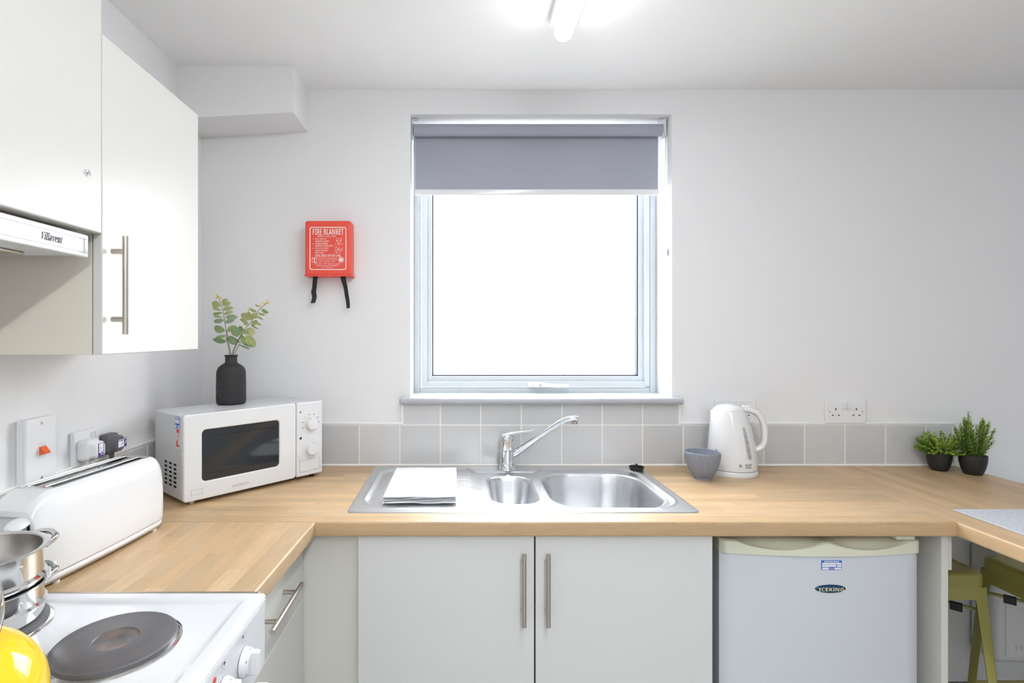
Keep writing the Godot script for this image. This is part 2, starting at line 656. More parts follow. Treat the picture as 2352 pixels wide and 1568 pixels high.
func build_window() -> void:
	var w := structure("window_1", "white framed window over the sink")
	var D := 2.134                                # front face of the frame
	var x0 := -0.176
	var x1 := 0.792
	var y0 := 1.156
	var y1 := 2.212
	var b := MB.new()
	frame(b, x0, x1, y0, y1, 0.026, D, 0.07, 0.004)
	part("outer_frame", b, M.upvc, w)
	var s := MB.new()                              # opening sash with a stepped inner bead
	var sx0 := (967.0 - VPX) / 575.0 + 0.001
	var sx1 := (1493.0 - VPX) / 575.0 - 0.001
	var sy0 := EYE + (VPY - 888.5) / 575.0
	var sy1 := 2.185
	frame(s, sx0 + 0.002, sx1 - 0.002, sy0 + 0.002, sy1 - 0.002, 0.022, D - 0.006, 0.06, 0.003)
	frame(s, sx0 + 0.022, sx1 - 0.022, sy0 + 0.022, sy1 - 0.022, 0.021, D + 0.004, 0.03, 0.003)
	var sash := part("sash", s, M.upvc, w)
	var g := MB.new()
	frame(g, sx0 + 0.0425, sx1 - 0.0425, sy0 + 0.0425, sy1 - 0.0425, 0.005, D + 0.012, 0.028, 0.0)
	part("gasket", g, M.gasket, sash)
	var p := MB.new()
	p.rbox(at((sx0 + sx1) / 2, (sy0 + sy1) / 2, D + 0.040), Vector3(sx1 - sx0 - 0.088, sy1 - sy0 - 0.088, 0.004), 0)
	part("pane", p, M.pane, sash)
	# handle: base plate, lever, key barrel
	var hp := MB.new()
	hp.rbox(px(1226, 883, D - 0.010), Vector3(0.046, 0.018, 0.012), 0.005, 2)
	var h := part("handle", hp, M.white, w)
	var lv := MB.new()
	lv.xf = Transform3D(Basis.IDENTITY, px(1236, 885, D - 0.026))
	var rings := []
	for q in [[-0.016, 0.0, 0.007], [0.0, 0.002, 0.010], [0.02, 0.001, 0.008], [0.06, -0.001, 0.0075], [0.112, -0.002, 0.0075], [0.120, -0.002, 0.005]]:
		var ring := []
		for v in rrect(0.008, q[2], 0.004, 2): ring.append(Vector3(q[0], q[1] + v.y, v.x))
		rings.append(ring)
	lv.loft(rings, -1.0, true, true, true)
	lv.rbox(Vector3(-0.004, 0.001, -0.010), Vector3(0.02, 0.014, 0.016), 0.004)
	part("lever", lv, M.white, h)
	var kb := MB.new()
	kb.xf = Transform3D(Basis(Vector3.RIGHT, PI / 2), px(1241, 885, D - 0.0345))
	kb.lathe([Vector2(0, 0.002), Vector2(0.0045, 0.002), Vector2(0.0045, -0.002)], 14)
	part("key_barrel", kb, M.nickel, h)
	# sill board with a rounded grey nose
	var sill := structure("trim_2", "grey window sill with rounded nose above the tiles")
	var sb := MB.new()
	sb.rbox(at(0.308, 1.1505, 2.06), Vector3(0.968, 0.024, 0.160), 0.0)
	part("sill_board", sb, M.upvc, sill)
	var nb := MB.new()
	nb.xf = Transform3D(Basis(Vector3.UP, PI / 2), Vector3.ZERO)
	var pr := arc(Vector2(-WALL + 0.022, 1.1503), 0.0122, -90, 90, 8)
	nb.xf = Transform3D(Basis(Vector3(0, 0, -1), Vector3(0, 1, 0), Vector3(1, 0, 0)), Vector3.ZERO)
	var poly := []
	for v in [Vector2(WALL + 0.002, 1.1381)] + arc(Vector2(WALL - 0.024, 1.1503), 0.0122, 270, 90, 8) + [Vector2(WALL + 0.002, 1.1625)]: poly.append(v)
	nb.prism(poly, -0.213 + 0.004, 0.824 - 0.004)
	nb.ball(Vector3(WALL - 0.022, 1.1503, -0.209), 0.0122, 10, Vector3(1, 1, 0.5))
	nb.ball(Vector3(WALL - 0.022, 1.1503, 0.820), 0.0122, 10, Vector3(1, 1, 0.5))
	part("nose", nb, M.sill, sill)

func frame(b: MB, x0: float, x1: float, y0: float, y1: float, w: float, d: float, th: float, r: float) -> void:
	for q in [[x0, x0 + w, y0, y1], [x1 - w, x1, y0, y1], [x0 + w, x1 - w, y0, y0 + w], [x0 + w, x1 - w, y1 - w, y1]]:
		var e := r if q[3] - q[2] > q[1] - q[0] or true else 0.0
		b.rbox(at((q[0] + q[1]) / 2, (q[2] + q[3]) / 2, d + th / 2), Vector3(q[1] - q[0] + (0.002 if q[3] - q[2] < 0.1 else 0.0), q[3] - q[2], th), e)

func build_outside() -> void:
	var t := thing("neighbouring_building", "pale rendered building beyond the window, washed out by daylight", "building", at(1.2, -2.6, 9.0))
	var b := MB.new()
	b.rbox(Vector3(0, 2.75, -2.0), Vector3(16.0, 5.5, 4.0), 0)
	part("rendered_wall", b, M.render_wall, t)
	b = MB.new()
	b.rbox(Vector3(0, 5.53, -1.96), Vector3(16.1, 0.06, 4.1), 0.01)
	part("coping", b, M.render_wall, t)
	b = MB.new()
	b.rbox(Vector3(-4.0, 5.497, 0.004), Vector3(8.0, 0.010, 0.012), 0)
	part("coping_joint", b, M.coping, t)
	b = MB.new()
	b.rbox(px(1378, 546, 9.0) - at(1.2, -2.6, 9.0) + Vector3(0, 0, 0.06), Vector3(0.05, 0.085, 0.12), 0.01)
	part("vent", b, M.coping, t)
	var g := thing("paving", "pale ground outside below the window", "ground", at(1.2, -2.65, 6.0))
	b = MB.new()
	b.rbox(Vector3(0, -0.05, -3.0), Vector3(30.0, 0.1, 13.0), 0)
	part("slab", b, M.paving, g)

# one worktop: profile across (a = across, y) drawn out along the grain
func board(b: MB, front: float, back: float, a0: float, a1: float, axis: String, rounded := true, skew := 0.0) -> void:
	var y0 := TOP - 0.038
	var s := signf(front - back)
	var r := 0.005
	var poly := []
	if rounded:
		var c1 := Vector2(front - s * r, TOP - r)
		var c0 := Vector2(front - s * r, y0 + r)
		if s > 0:
			poly = [Vector2(back, TOP), Vector2(back, y0)] + arc(c0, r, 270, 360, 4) + arc(c1, r, 0, 90, 4)
		else:
			poly = [Vector2(back, TOP), Vector2(back, y0)] + arc(c0, r, 270, 180, 4) + arc(c1, r, 180, 90, 4)
	else:
		poly = [Vector2(back, TOP), Vector2(back, y0), Vector2(front, y0), Vector2(front, TOP)]
	# local x = across, y up, z = along
	b.uvm = 2
	if axis == "x":
		b.xf = Transform3D(Basis(Vector3(0, 0, 1), Vector3(0, 1, 0), Vector3(1, 0, 0)), Vector3.ZERO)
	else:
		b.xf = Transform3D(Basis(Vector3.RIGHT, Vector3.UP, Vector3(skew, 0, 1)), Vector3(-skew * a0, 0, 0))
	b.prism(poly, a0, a1)

func build_worktops() -> void:
	var F := -1.379
	var t := thing("worktop", "long oak laminate worktop under the window, holding the sink", "worktop")
	var b := MB.new()
	var hx0 := -0.290
	var hx1 := 0.645
	var hz0 := -1.945
	var hz1 := -1.465
	var B := -WALL + 0.004
	board(b, F, B, LEFT + 0.004, hx0, "x")
	board(b, F, B, hx1, 1.2885, "x")
	board(b, F, hz1, hx0, hx1, "x")
	board(b, hz0, B, hx0, hx1, "x", false)
	part("board", b, M.oak, t)
	# left run, turned very slightly off the wall as in the photograph
	var l := thing("worktop", "short oak laminate worktop between the microwave corner and the cooker", "worktop")
	b = MB.new()
	board(b, -0.3690, LEFT + 0.019, -1.3788, -1.008, "z", true, -0.033)
	part("board", b, M.oak, l)
	var p := thing("worktop", "oak breakfast bar with the felt placemat, over the green stools", "worktop")
	b = MB.new()
	board(b, 1.2890, 1.836, -WALL + 0.004, -0.55, "z")
	part("board", b, M.oak, p)

func bar_handle(parent: Node3D, c: Vector3, along: Vector3, out: Vector3, length: float, gap: float, reach: float, r := 0.006) -> void:
	var b := MB.new()
	b.tube([c - along * (length / 2 - 0.0006), c - along * (length / 2), c + along * (length / 2), c + along * (length / 2 - 0.0006)].slice(1, 3), r, 16)
	for s in [-1.0, 1.0]:
		var q: Vector3 = c + along * gap * s / 2
		b.tube([q, q - out * reach], r * 0.85, 14)
	part("handle", b, M.nickel, parent)

func build_base_units() -> void:
	# sink unit: carcass and two doors
	var u := thing("base_cabinet", "white double-door base cabinet below the sink", "cabinet")
	var b := MB.new()
	b.rbox(at(0.2025, 0.485, 1.425 + 0.005), Vector3(0.925, 0.77, 0.018), 0)
	b.rbox(at(-0.255, 0.485, 1.69), Vector3(0.016, 0.77, 0.52), 0)
	b.rbox(at(0.660, 0.485, 1.69), Vector3(0.016, 0.77, 0.52), 0)
	b.rbox(at(0.2025, 0.108, 1.69), Vector3(0.925, 0.016, 0.52), 0)
	part("carcass", b, M.inside, u)
	b = MB.new()
	b.rbox(at(0.2025, 0.05, 1.47), Vector3(0.925, 0.10, 0.016), 0)
	part("plinth", b, M.base_door, u)
	for q in [[-0.2625, 0.1995, 0.170], [0.2035, 0.6675, 0.2324]]:
		b = MB.new()
		b.rbox(at((q[0] + q[1]) / 2, (0.105 + 0.868) / 2, 1.409), Vector3(q[1] - q[0], 0.763, 0.018), 0.002)
		var d := part("door", b, M.base_door, u)
		bar_handle(d, at(q[2], 0.7365, 1.372), Vector3.UP, Vector3(0, 0, 1), 0.187, 0.128, 0.028)
	# plain filler beside it
	var f := thing("filler_panel", "plain cream filler panel in the corner beside the cabinet doors", "panel")
	b = MB.new()
	b.rbox(at(-0.340, 0.435, 1.428), Vector3(0.152, 0.868, 0.018), 0.001)
	part("board", b, M.filler, f)
	# left unit with a drawer over a door
	var l := thing("base_cabinet", "white drawer cabinet beside the cooker under the short worktop", "cabinet")
	b = MB.new()
	b.rbox(at(-0.68, 0.485, 1.215), Vector3(0.50, 0.77, 0.39), 0)
	part("carcass", b, M.inside, l)
	b = MB.new()
	b.rbox(at(-0.47, 0.05, 1.215), Vector3(0.016, 0.10, 0.39), 0)
	part("plinth", b, M.base_door, l)
	b = MB.new()
	b.rbox(at(-0.4195, (0.700 + 0.866) / 2, 1.215), Vector3(0.018, 0.166, 0.400), 0.002)
	var dr := part("drawer", b, M.cupboard, l)
	bar_handle(dr, at(-0.378, 0.790, 1.190), Vector3(0, 0, 1), Vector3(1, 0, 0), 0.210, 0.128, 0.033)
	b = MB.new()
	b.rbox(at(-0.4195, (0.105 + 0.697) / 2, 1.215), Vector3(0.018, 0.592, 0.400), 0.002)
	part("door", b, M.cupboard, l)
	# end panel by the fridge with a cleat for the breakfast bar
	var e := thing("end_panel", "tall white end panel between the small fridge and the stools", "panel")
	b = MB.new()
	b.rbox(at(1.2895, 0.435, 1.69), Vector3(0.018, 0.868, 0.55), 0.001)
	part("board", b, M.filler, e)
	b = MB.new()
	b.rbox(at(1.3085, 0.8185, 1.69), Vector3(0.018, 0.105, 0.53), 0.001)
	part("cleat", b, M.filler, e)

func build_wall_units() -> void:
	var X := -0.660
	# tall-door unit
	var u := thing("wall_cabinet", "white wall cabinet with a bar handle beside the cooker hood", "cabinet")
	var b := MB.new()
	var d0 := 0.991
	var d1 := 1.3576
	b.rbox(at((LEFT + 0.002 + X - 0.020) / 2, (1.357 + 1.950) / 2, (d0 + d1) / 2), Vector3(X - 0.020 - LEFT - 0.002, 0.593, d1 - d0 - 0.002), 0.001)
	part("carcass", b, M.cream, u)
	b = MB.new()
	b.rbox(at(X - 0.009, (1.357 + 1.9525) / 2, (d0 + d1) / 2), Vector3(0.018, 0.5955, d1 - d0), 0.002)
	var d := part("door", b, M.cupboard, u)
	bar_handle(d, at(-0.627, 1.4875, 1.0085), Vector3.UP, Vector3(1, 0, 0), 0.185, 0.128, 0.026)
	# unit over the hood
	var h := thing("wall_cabinet", "white cabinet door with a small round lock above the cooker hood", "cabinet")
	b = MB.new()
	b.rbox(at((LEFT + 0.002 + X - 0.020) / 2, (1.581 + 2.150) / 2, (0.40 + 0.989) / 2), Vector3(X - 0.020 - LEFT - 0.002, 0.569, 0.588), 0.001)
	part("carcass", b, M.cream, h)
	b = MB.new()
	b.rbox(at(X - 0.008, (1.581 + 2.160) / 2, (0.40 + 0.989) / 2), Vector3(0.018, 0.579, 0.589), 0.003)
	d = part("door", b, M.cupboard, h)
	b = MB.new()
	var lp := px(199, 397, 0.949)
	b.xf = Transform3D(Basis(Vector3(0, 0, 1), Vector3(1, 0, 0), Vector3(0, 1, 0)), Vector3(X + 0.001, lp.y, lp.z))
	b.lathe([Vector2(0.0, 0.002), Vector2(0.0028, 0.002), Vector2(0.0032, 0.004), Vector2(0.0055, 0.003), Vector2(0.0065, -0.002)], 18)
	part("lock", b, M.chrome, d)
	# slim visor hood
	var c := thing("cooker_hood", "slim white visor cooker hood under the lock-fitted cabinet", "cooker hood", at(-0.81, 1.533, 0.68))
	b = MB.new()
	var dz := 0.285
	b.rbox(Vector3(-0.004, 0.0225, 0), Vector3(0.274, 0.037, dz * 2), 0.003)
	part("body", b, M.hood_grey, c)
	b = MB.new()                                   # visor front
	b.rbox(Vector3(0.1365, 0.0205, 0), Vector3(0.012, 0.041, dz * 2 + 0.002), 0.003)
	var v := part("visor", b, M.white, c)
	b = MB.new()
	for q in [[0.0085, 0.0005], [0.0325, 0.0005]]:
		b.rbox(Vector3(0.1427, q[0], -0.01), Vector3(0.0006, q[1], dz * 2 - 0.03), 0)
	b.rbox(Vector3(0.1427, 0.0205, -dz + 0.011), Vector3(0.0006, 0.024, 0.0006), 0)
	part("groove", b, M.ink_soft, v)
	var face := Basis(Vector3(0, 0, -1), Vector3(0, 1, 0), Vector3(1, 0, 0))
	var slant := Basis(Vector3(1, 0, 0), Vector3(0.25, 1, 0), Vector3(0, 0, 1))
	lettering(v, "Villavent", M.serif, 0.046, 0.013, Vector3(0.1431, 0.0215, -0.198), face * slant, M.ink)
	b = MB.new()
	for k in 2: b.rbox(Vector3(-0.03, 0.001, 0.12 - 0.26 * k), Vector3(0.19, 0.006, 0.2), 0.003)
	part("filter", b, M.nickel, c)

func build_fridge() -> void:
	var D := 1.425
	var t := thing("fridge", "small white under-counter fridge with a cream top grip", "fridge", at(0.968, 0.0, D))
	var hw := 0.266
	var b := MB.new()
	b.rbox(Vector3(-0.002, 0.435, -0.295), Vector3(0.528, 0.80, 0.46), 0.006)
	part("cabinet", b, M.fridge, t)
	b = MB.new()                                   # bowed door
	b.xf = Transform3D(Basis(Vector3(1, 0, 0), Vector3(0, 0, -1), Vector3(0, 1, 0)), Vector3.ZERO)
	b.prism(bow(hw, 0.0, 0.022, 0.055, 0.012), 0.06, 0.812)
	var d := part("door", b, M.fridge, t)
	# cream grip: bowed block whose top is scooped out twice towards the front edge
	b = MB.new()
	var gx := []
	for i in 65: gx.append(lerpf(-hw - 0.001, hw + 0.001, i / 64.0))
	var gt := [0.0, 0.002, 0.006, 0.012, 0.02, 0.03, 0.042, 0.056]
	var P := []
	for x in gx:
		var row := []
		var f: float = clampf((absf(x) - 0.012) / 0.215, 0.0, 1.0)
		var sc := pow(sin(f * PI), 0.8)
		var edge := clampf((hw + 0.001 - absf(x)) / 0.014, 0.0, 1.0)
		var front: float = 0.0245 * (1.0 - pow(x / (hw + 0.002), 2.0)) + 0.003 - 0.014 * (1.0 - sqrt(1.0 - (1.0 - edge) * (1.0 - edge)))
		for k in [0.8125, 0.8140]: row.append(Vector3(x, k, front - (0.0015 if k < 0.813 else 0.0)))
		for t2 in gt:
			var y: float = 0.8495 - 0.0215 * sc * (1.0 - smoothstep(0.006, 0.040, t2)) - 0.004 * (1.0 - smoothstep(0.0, 0.008, t2)) * (1.0 - sc)
			row.append(Vector3(x, y - (0.0012 if t2 == 0.0 else 0.0), front - t2))
		row.append(Vector3(x, 0.8125, front - 0.056))
		P.append(row)
	b.loft(P, 1.0, false)
	for e in [0, 64]:
		var n := Vector3(-1.0 if e == 0 else 1.0, 0, 0)
		for k in range(1, P[e].size() - 1): b.tri(P[e][0], P[e][k], P[e][k + 1], n, n, n)
	part("top_grip", b, M.cream_plastic, t)
	for s in [-1.0, 1.0]:                         # thin bead along the lip of each scoop
		b = MB.new()
		var path := []
		for i in 25:
			var f := i / 24.0
			var x: float = s * lerpf(0.012, 0.227, f)
			path.append(Vector3(x, 0.8485 - 0.0215 * pow(sin(f * PI), 0.8) - 0.004 * (1.0 - pow(sin(f * PI), 0.8)), 0.0245 * (1.0 - pow(x / (hw + 0.002), 2.0)) + 0.0018))
		b.tube(path, 0.0014, 6)
		part("grip_lip", b, M.cream_plastic, t)
	b = MB.new()
	b.rbox(Vector3(0.215, 0.858, -0.025), Vector3(0.050, 0.013, 0.08), 0.004)
	part("hinge_cover", b, M.cream_plastic, t)
	# test sticker and oval badge
	var zz := 0.0228
	var sx := (1910.0 - VPX) / FPX * (D - 0.023) - 0.968
	var sy := EYE + (VPY - 1297.5) / FPX * (D - 0.023)
	b = MB.new()
	b.rbox(Vector3(sx, sy, zz), Vector3(0.0535, 0.0245, 0.0008), 0)
	var st := part("test_sticker", b, M.blue, t)
	b = MB.new()
	for q in [[0.0, 0.0045, 0.050, 0.0040], [-0.007, -0.0015, 0.0365, 0.0062], [0.0195, -0.0015, 0.0115, 0.0062], [-0.0165, -0.0088, 0.0175, 0.0052], [0.0165, -0.0088, 0.0175, 0.0052], [0.0, 0.0095, 0.038, 0.0032]]:
		b.rbox(Vector3(sx + q[0], sy + q[1], zz + 0.0006), Vector3(q[2], q[3], 0.0005), 0)
	part("sticker_panel", b, M.label, st)
	lettering(st, "ELECTRICAL SAFETY TEST", M.bold, 0.034, 0.002, Vector3(sx, sy + 0.0095, zz + 0.001), Basis.IDENTITY, M.blue)
	lettering(st, "PASSED", M.bold, 0.014, 0.0028, Vector3(sx, sy - 0.0088, zz + 0.001), Basis.IDENTITY, M.label)
	b = MB.new()
	var bx := (1908.0 - VPX) / FPX * (D - 0.023) - 0.968
	var by := EYE + (VPY - 1352.0) / FPX * (D - 0.023)
	b.xf = Transform3D(Basis(Vector3.RIGHT, PI / 2), Vector3(bx, by, zz))
	b.lathe([Vector2(0.0001, 0.0028), Vector2(0.028, 0.0022), Vector2(0.038, 0.001), Vector2(0.0405, -0.001)], 40, 1.0, 0.27, Vector3.ZERO, 0.5)
	var bd := part("badge", b, M.badge, t)
	lettering(bd, "ICEKiNG", M.bold, 0.066, 0.0098, Vector3(bx, by, zz + 0.0031), Basis.IDENTITY, M.gold)

# outline of a door seen from above: back edge at y = depth, front bowed towards -y... returned as (x, depth)
func bow(hw: float, lip: float, belly: float, thick: float, r: float) -> Array:
	var l := [Vector2(hw, thick), Vector2(-hw, thick)]
	for i in 25:
		var x := lerpf(-hw, hw, i / 24.0)
		var e := clampf((hw - absf(x)) / r, 0.0, 1.0)
		l.append(Vector2(x, -belly * (1.0 - pow(x / hw, 2.0)) - lip + r * (1.0 - sqrt(1.0 - (1.0 - e) * (1.0 - e)))))
	return l

func build_tube_light(power: float, depth: float, label: String) -> void:
	# ceiling batten: 1.5 m, running away from the window
	var t := thing("ceiling_light", label, "ceiling light", at(0.300, CEIL, depth))
	var b := MB.new()
	b.rbox(Vector3(0, -0.010, 0), Vector3(0.078, 0.020, 1.49), 0.004)
	part("batten", b, M.white_soft, t)
	b = MB.new()
	var path := []
	var rad := []
	for i in 5:
		path.append(Vector3(0, -0.047, -0.750 + 0.020 * i / 4.0))
		rad.append(0.026 * sin(PI / 2 * (i / 4.0)) + 0.0005)
	for i in 5:
		path.append(Vector3(0, -0.047, 0.730 + 0.020 * i / 4.0))
		rad.append(0.026 * cos(PI / 2 * (i / 4.0)) + 0.0005)
	b.tube(path, rad, 20)
	part("light_diffuser", b, M.tube, t)
	for q in [[Vector3(0, -0.0745, 0), Vector3(0, -1, 0), 1.3], [Vector3(-0.028, -0.047, 0), Vector3(-1, -0.40, 0), 0.5], [Vector3(0.028, -0.047, 0), Vector3(1, -0.40, 0), 0.5]]:
		var a := AreaLight3D.new()
		a.name = "tube_glow"
		a.area_size = Vector2(0.045, 1.46)
		a.light_energy = power * q[2]
		a.light_color = rgb(247, 251, 255)
		a.area_range = 12.0
		a.shadow_enabled = true
		var n: Vector3 = (q[1] as Vector3).normalized()
		var y := Vector3(0, 0, 1)
		a.transform = Transform3D(Basis(y.cross(-n), y, -n), q[0])
		a.transform.basis.z = -n
		t.add_child(a, true)

# ---------------------------------------------------------------- cooker
func build_cooker() -> void:
	var x0 := LEFT + 0.022
	var x1 := -0.360
	var d0 := 0.43
	var d1 := 1.000
	var t := thing("cooker", "white electric cooker with solid hotplates beside the short worktop", "cooker")
	var b := MB.new()
	b.rbox(at((x0 + x1) / 2 - 0.008, 0.45, (d0 + d1) / 2), Vector3(x1 - x0 - 0.02, 0.87, d1 - d0 - 0.006), 0.003)
	part("body", b, M.enamel, t)
	# pressed hob top: raised rim, dished field, rounded front
	b = MB.new()
	var nx := 90
	var nz := 84
	var hp := [Vector2(-0.531, 0.829), Vector2(-0.775, 0.872), Vector2(-0.550, 0.570), Vector2(-0.770, 0.600)]
	var hr := [0.087, 0.088, 0.093, 0.075]
	var hob := func(x: float, d: float) -> float:
		var e := minf(minf(x - x0, x1 - x), minf(d - d0, d1 - d))
		var y := 0.9135 - 0.0055 * smoothstep(0.026, 0.040, e)
		y += 0.0006 * smoothstep(0.040, 0.10, e)
		if e < 0.008: y -= 0.008 - sqrt(maxf(0.0, 0.000064 - (0.008 - e) * (0.008 - e)))
		for k in 4:
			var q: float = Vector2(x, d).distance_to(hp[k]) - hr[k]
			y += 0.0028 * (1.0 - smoothstep(0.0, 0.035, q))
		return y
	var hx := []
	for i in nx + 1:
		var s := i / float(nx)
		hx.append(lerpf(x0, x1, s))
	for q in [0.002, 0.004, 0.006]:
		hx.append(x0 + q); hx.append(x1 - q)
	hx.sort()
	var hz := []
	for i in nz + 1: hz.append(lerpf(d0, d1, i / float(nz)))
	for q in [0.002, 0.004]:
		hz.append(d0 + q); hz.append(d1 - q)
	hz.sort()
	field(b, hx, hz, hob)
	for q in [[x0, x0, d0, d1, Vector3(-1, 0, 0)], [x1, x1, d0, d1, Vector3(1, 0, 0)], [x0, x1, d0, d0, Vector3(0, 0, 1)], [x0, x1, d1, d1, Vector3(0, 0, -1)]]:
		b.flat(at(q[0], 0.884, q[2]), at(q[1], 0.884, q[3]), at(q[1], 0.9056, q[3]), at(q[0], 0.9056, q[2]), q[4])
	var top := part("hob_top", b, M.enamel, t)
	top.set_meta("label", "white enamel hob top with a raised rim")
	b = MB.new()
	b.rbox(at((x0 + x1) / 2 - 0.003, 0.9, d1 + 0.0035), Vector3(x1 - x0 - 0.02, 0.022, 0.006), 0.001)
	part("edge_strip", b, M.nickel, t)
	for k in 4:
		var c: Vector2 = hp[k]
		var o := at(c.x, 0.9105, c.y)
		var r: float = hr[k]
		b = MB.new()
		b.lathe([Vector2(r + 0.006, 0.000), Vector2(r + 0.0055, 0.0025), Vector2(r + 0.001, 0.0045), Vector2(r - 0.004, 0.0045)], 64, 1, 1, o)
		var ring := part("trim_ring", b, M.polished, t)
		b = MB.new()
		b.uvm = 3
		b.xf = Transform3D(Basis.IDENTITY, o)
		b.lathe([Vector2(r - 0.001, 0.002), Vector2(r - 0.001, 0.0095), Vector2(r - 0.003, 0.0115), Vector2(r - 0.008, 0.0120), Vector2(r - 0.009, 0.0128), Vector2(0.033, 0.0128), Vector2(0.0315, 0.0108), Vector2(0.010, 0.0100), Vector2(0.009, 0.0092), Vector2(0.0001, 0.0092)], 64)
		var pl := part("hotplate", b, plate_material(r) if k == 0 else M.hotplate, t)
		pl.set_meta("label", "dark cast iron hotplate")
	# control panel
	b = MB.new()
	b.rbox(at(x1 - 0.006, 0.8405, (d0 + d1) / 2), Vector3(0.014, 0.120, d1 - d0 - 0.010), 0.003)
	var cp := part("control_panel", b, M.whitegrey, t)
	b = MB.new()
	b.rbox(at(x1 - 0.001, 0.9015, (d0 + d1) / 2), Vector3(0.004, 0.004, d1 - d0 - 0.010), 0.001)
	part("panel_edge", b, M.enamel, cp)
	var out := Basis(Vector3(0, 0, -1), Vector3(1, 0, 0), Vector3(0, -1, 0))
	for k in 6:
		b = MB.new()
		var c := at(x1 + 0.001, 0.8475, 0.893 - 0.078 * k)
		b.xf = Transform3D(out, c)
		b.lathe([Vector2(0.0235, 0.001), Vector2(0.0235, 0.004), Vector2(0.021, 0.012), Vector2(0.018, 0.015), Vector2(0.0, 0.0155)], 30)
		b.rbox(Vector3(0, 0.0195, 0), Vector3(0.013, 0.017, 0.040), 0.004, 2)
		var kn := part("knob", b, M.white, t)
		b = MB.new()
		b.xf = Transform3D(out, c)
		for q in [0.0, 1.0, 2.0, 3.0, 4.0, 5.0]:
			var a: float = -PI / 2 + q * TAU / 6
			b.rbox(Vector3(cos(a) * 0.0205, 0.0123, sin(a) * 0.0205), Vector3(0.0016, 0.0012, 0.003), 0)
		part("knob_mark", b, M.ink_soft, kn)
		# little diagram of the four plates, one of them filled
		b = MB.new()
		var f := MB.new()
		for i in 4:
			var q := c + Vector3(0.0008, 0.040 + (0.004 if i > 1 else -0.004), 0.004 if i % 2 else -0.004)
			var m := f if i == (3 if k == 0 else 2) else b
			m.xf = Transform3D(out, q)
			if m == f:
				m.lathe([Vector2(0.0, 0.0005), Vector2(0.0026, 0.0005)], 14)
			else:
				m.lathe([Vector2(0.0028, 0.0004), Vector2(0.0024, 0.0005)], 14)
		part("plate_symbol", b, M.ink_soft, cp)
		part("plate_symbol", f, M.ink, cp)
	b = MB.new()
	b.xf = Transform3D(out, at(x1, 0.886, 0.787))
	b.lathe([Vector2(0.0, 0.0035), Vector2(0.004, 0.0025), Vector2(0.0052, 0.0)], 18)
	part("indicator_lens", b, M.red_ink, t)
	# oven door with its handle
	b = MB.new()
	b.rbox(at(x1 - 0.003, 0.44, (d0 + d1) / 2), Vector3(0.026, 0.62, d1 - d0 - 0.012), 0.004)
	var od := part("oven_door", b, M.enamel, t)
	b = MB.new()
	b.tube([at(x1 + 0.04, 0.705, d0 + 0.08), at(x1 + 0.04, 0.705, d1 - 0.08)], 0.009, 14)
	for q in [d0 + 0.11, d1 - 0.11]: b.tube([at(x1 + 0.04, 0.705, q), at(x1 + 0.006, 0.705, q)], 0.008, 12)
	part("handle", b, M.white, od)

func plate_material(r: float) -> StandardMaterial3D:
	# cast iron with rusty staining in and around the dished centre
	var n := 320
	var im := Image.create(n, n, false, Image.FORMAT_RGB8)
	var f := FastNoiseLite.new()
	f.seed = 21
	f.frequency = 0.02
	f.fractal_octaves = 5
	var g := FastNoiseLite.new()
	g.seed = 4
	g.frequency = 0.3
	for y in n:
		for x in n:
			var p := Vector2(x - n / 2.0, y - n / 2.0) / (n / 2.0) * 0.1
			var d := p.length()
			var s := f.get_noise_2d(x, y)
			var a := atan2(p.y, p.x)
			var rust := 0.0
			if d < 0.032: rust = clampf(0.40 + s * 1.0, 0.0, 0.9)
			else: rust = clampf(0.06 + s * 0.4, 0.0, 0.35)
			if d < 0.010: rust = 0.25
			var c := rgb(96, 95, 100).lerp(rgb(128, 106, 92), rust)
			var sp := g.get_noise_2d(x * 1.0, y * 1.0)
			if sp > 0.80: c = c.lightened(0.3)
			c = c * (1.0 + 0.06 * f.get_noise_2d(d * 9000.0, a * 3.0))
			im.set_pixel(x, y, c)
	var m := mat(Color.WHITE, 0.40)
	m.albedo_texture = ImageTexture.create_from_image(im)
	m.uv1_scale = Vector3(5, 5, 1)
	m.uv1_offset = Vector3(0.5, 0.5, 0)
	return m

# height field over x and depth
func field(b: MB, xs: Array, ds: Array, f: Callable, skip = null) -> void:
	var P := []
	var Q := []
	var e := 0.0015
	for x in xs:
		var row := []
		var rn := []
		for d in ds:
			row.append(at(x, f.call(x, d), d))
			var gx: float = (f.call(x + e, d) - f.call(x - e, d)) / (2 * e)
			var gd: float = (f.call(x, d + e) - f.call(x, d - e)) / (2 * e)
			rn.append(Vector3(-gx, 1.0, gd).normalized())
		P.append(row)
		Q.append(rn)
	for i in xs.size() - 1:
		for j in ds.size() - 1:
			if skip != null and skip.call((xs[i] + xs[i + 1]) / 2, (ds[j] + ds[j + 1]) / 2): continue
			b.quad(P[i][j], P[i + 1][j], P[i + 1][j + 1], P[i][j + 1], Q[i][j], Q[i + 1][j], Q[i + 1][j + 1], Q[i][j + 1])

func sd_rr(x: float, d: float, c: Vector2, h: Vector2, r: float) -> float:
	var q := (Vector2(x, d) - c).abs() - h + Vector2(r, r)
	return q.max(Vector2.ZERO).length() + minf(maxf(q.x, q.y), 0.0) - r

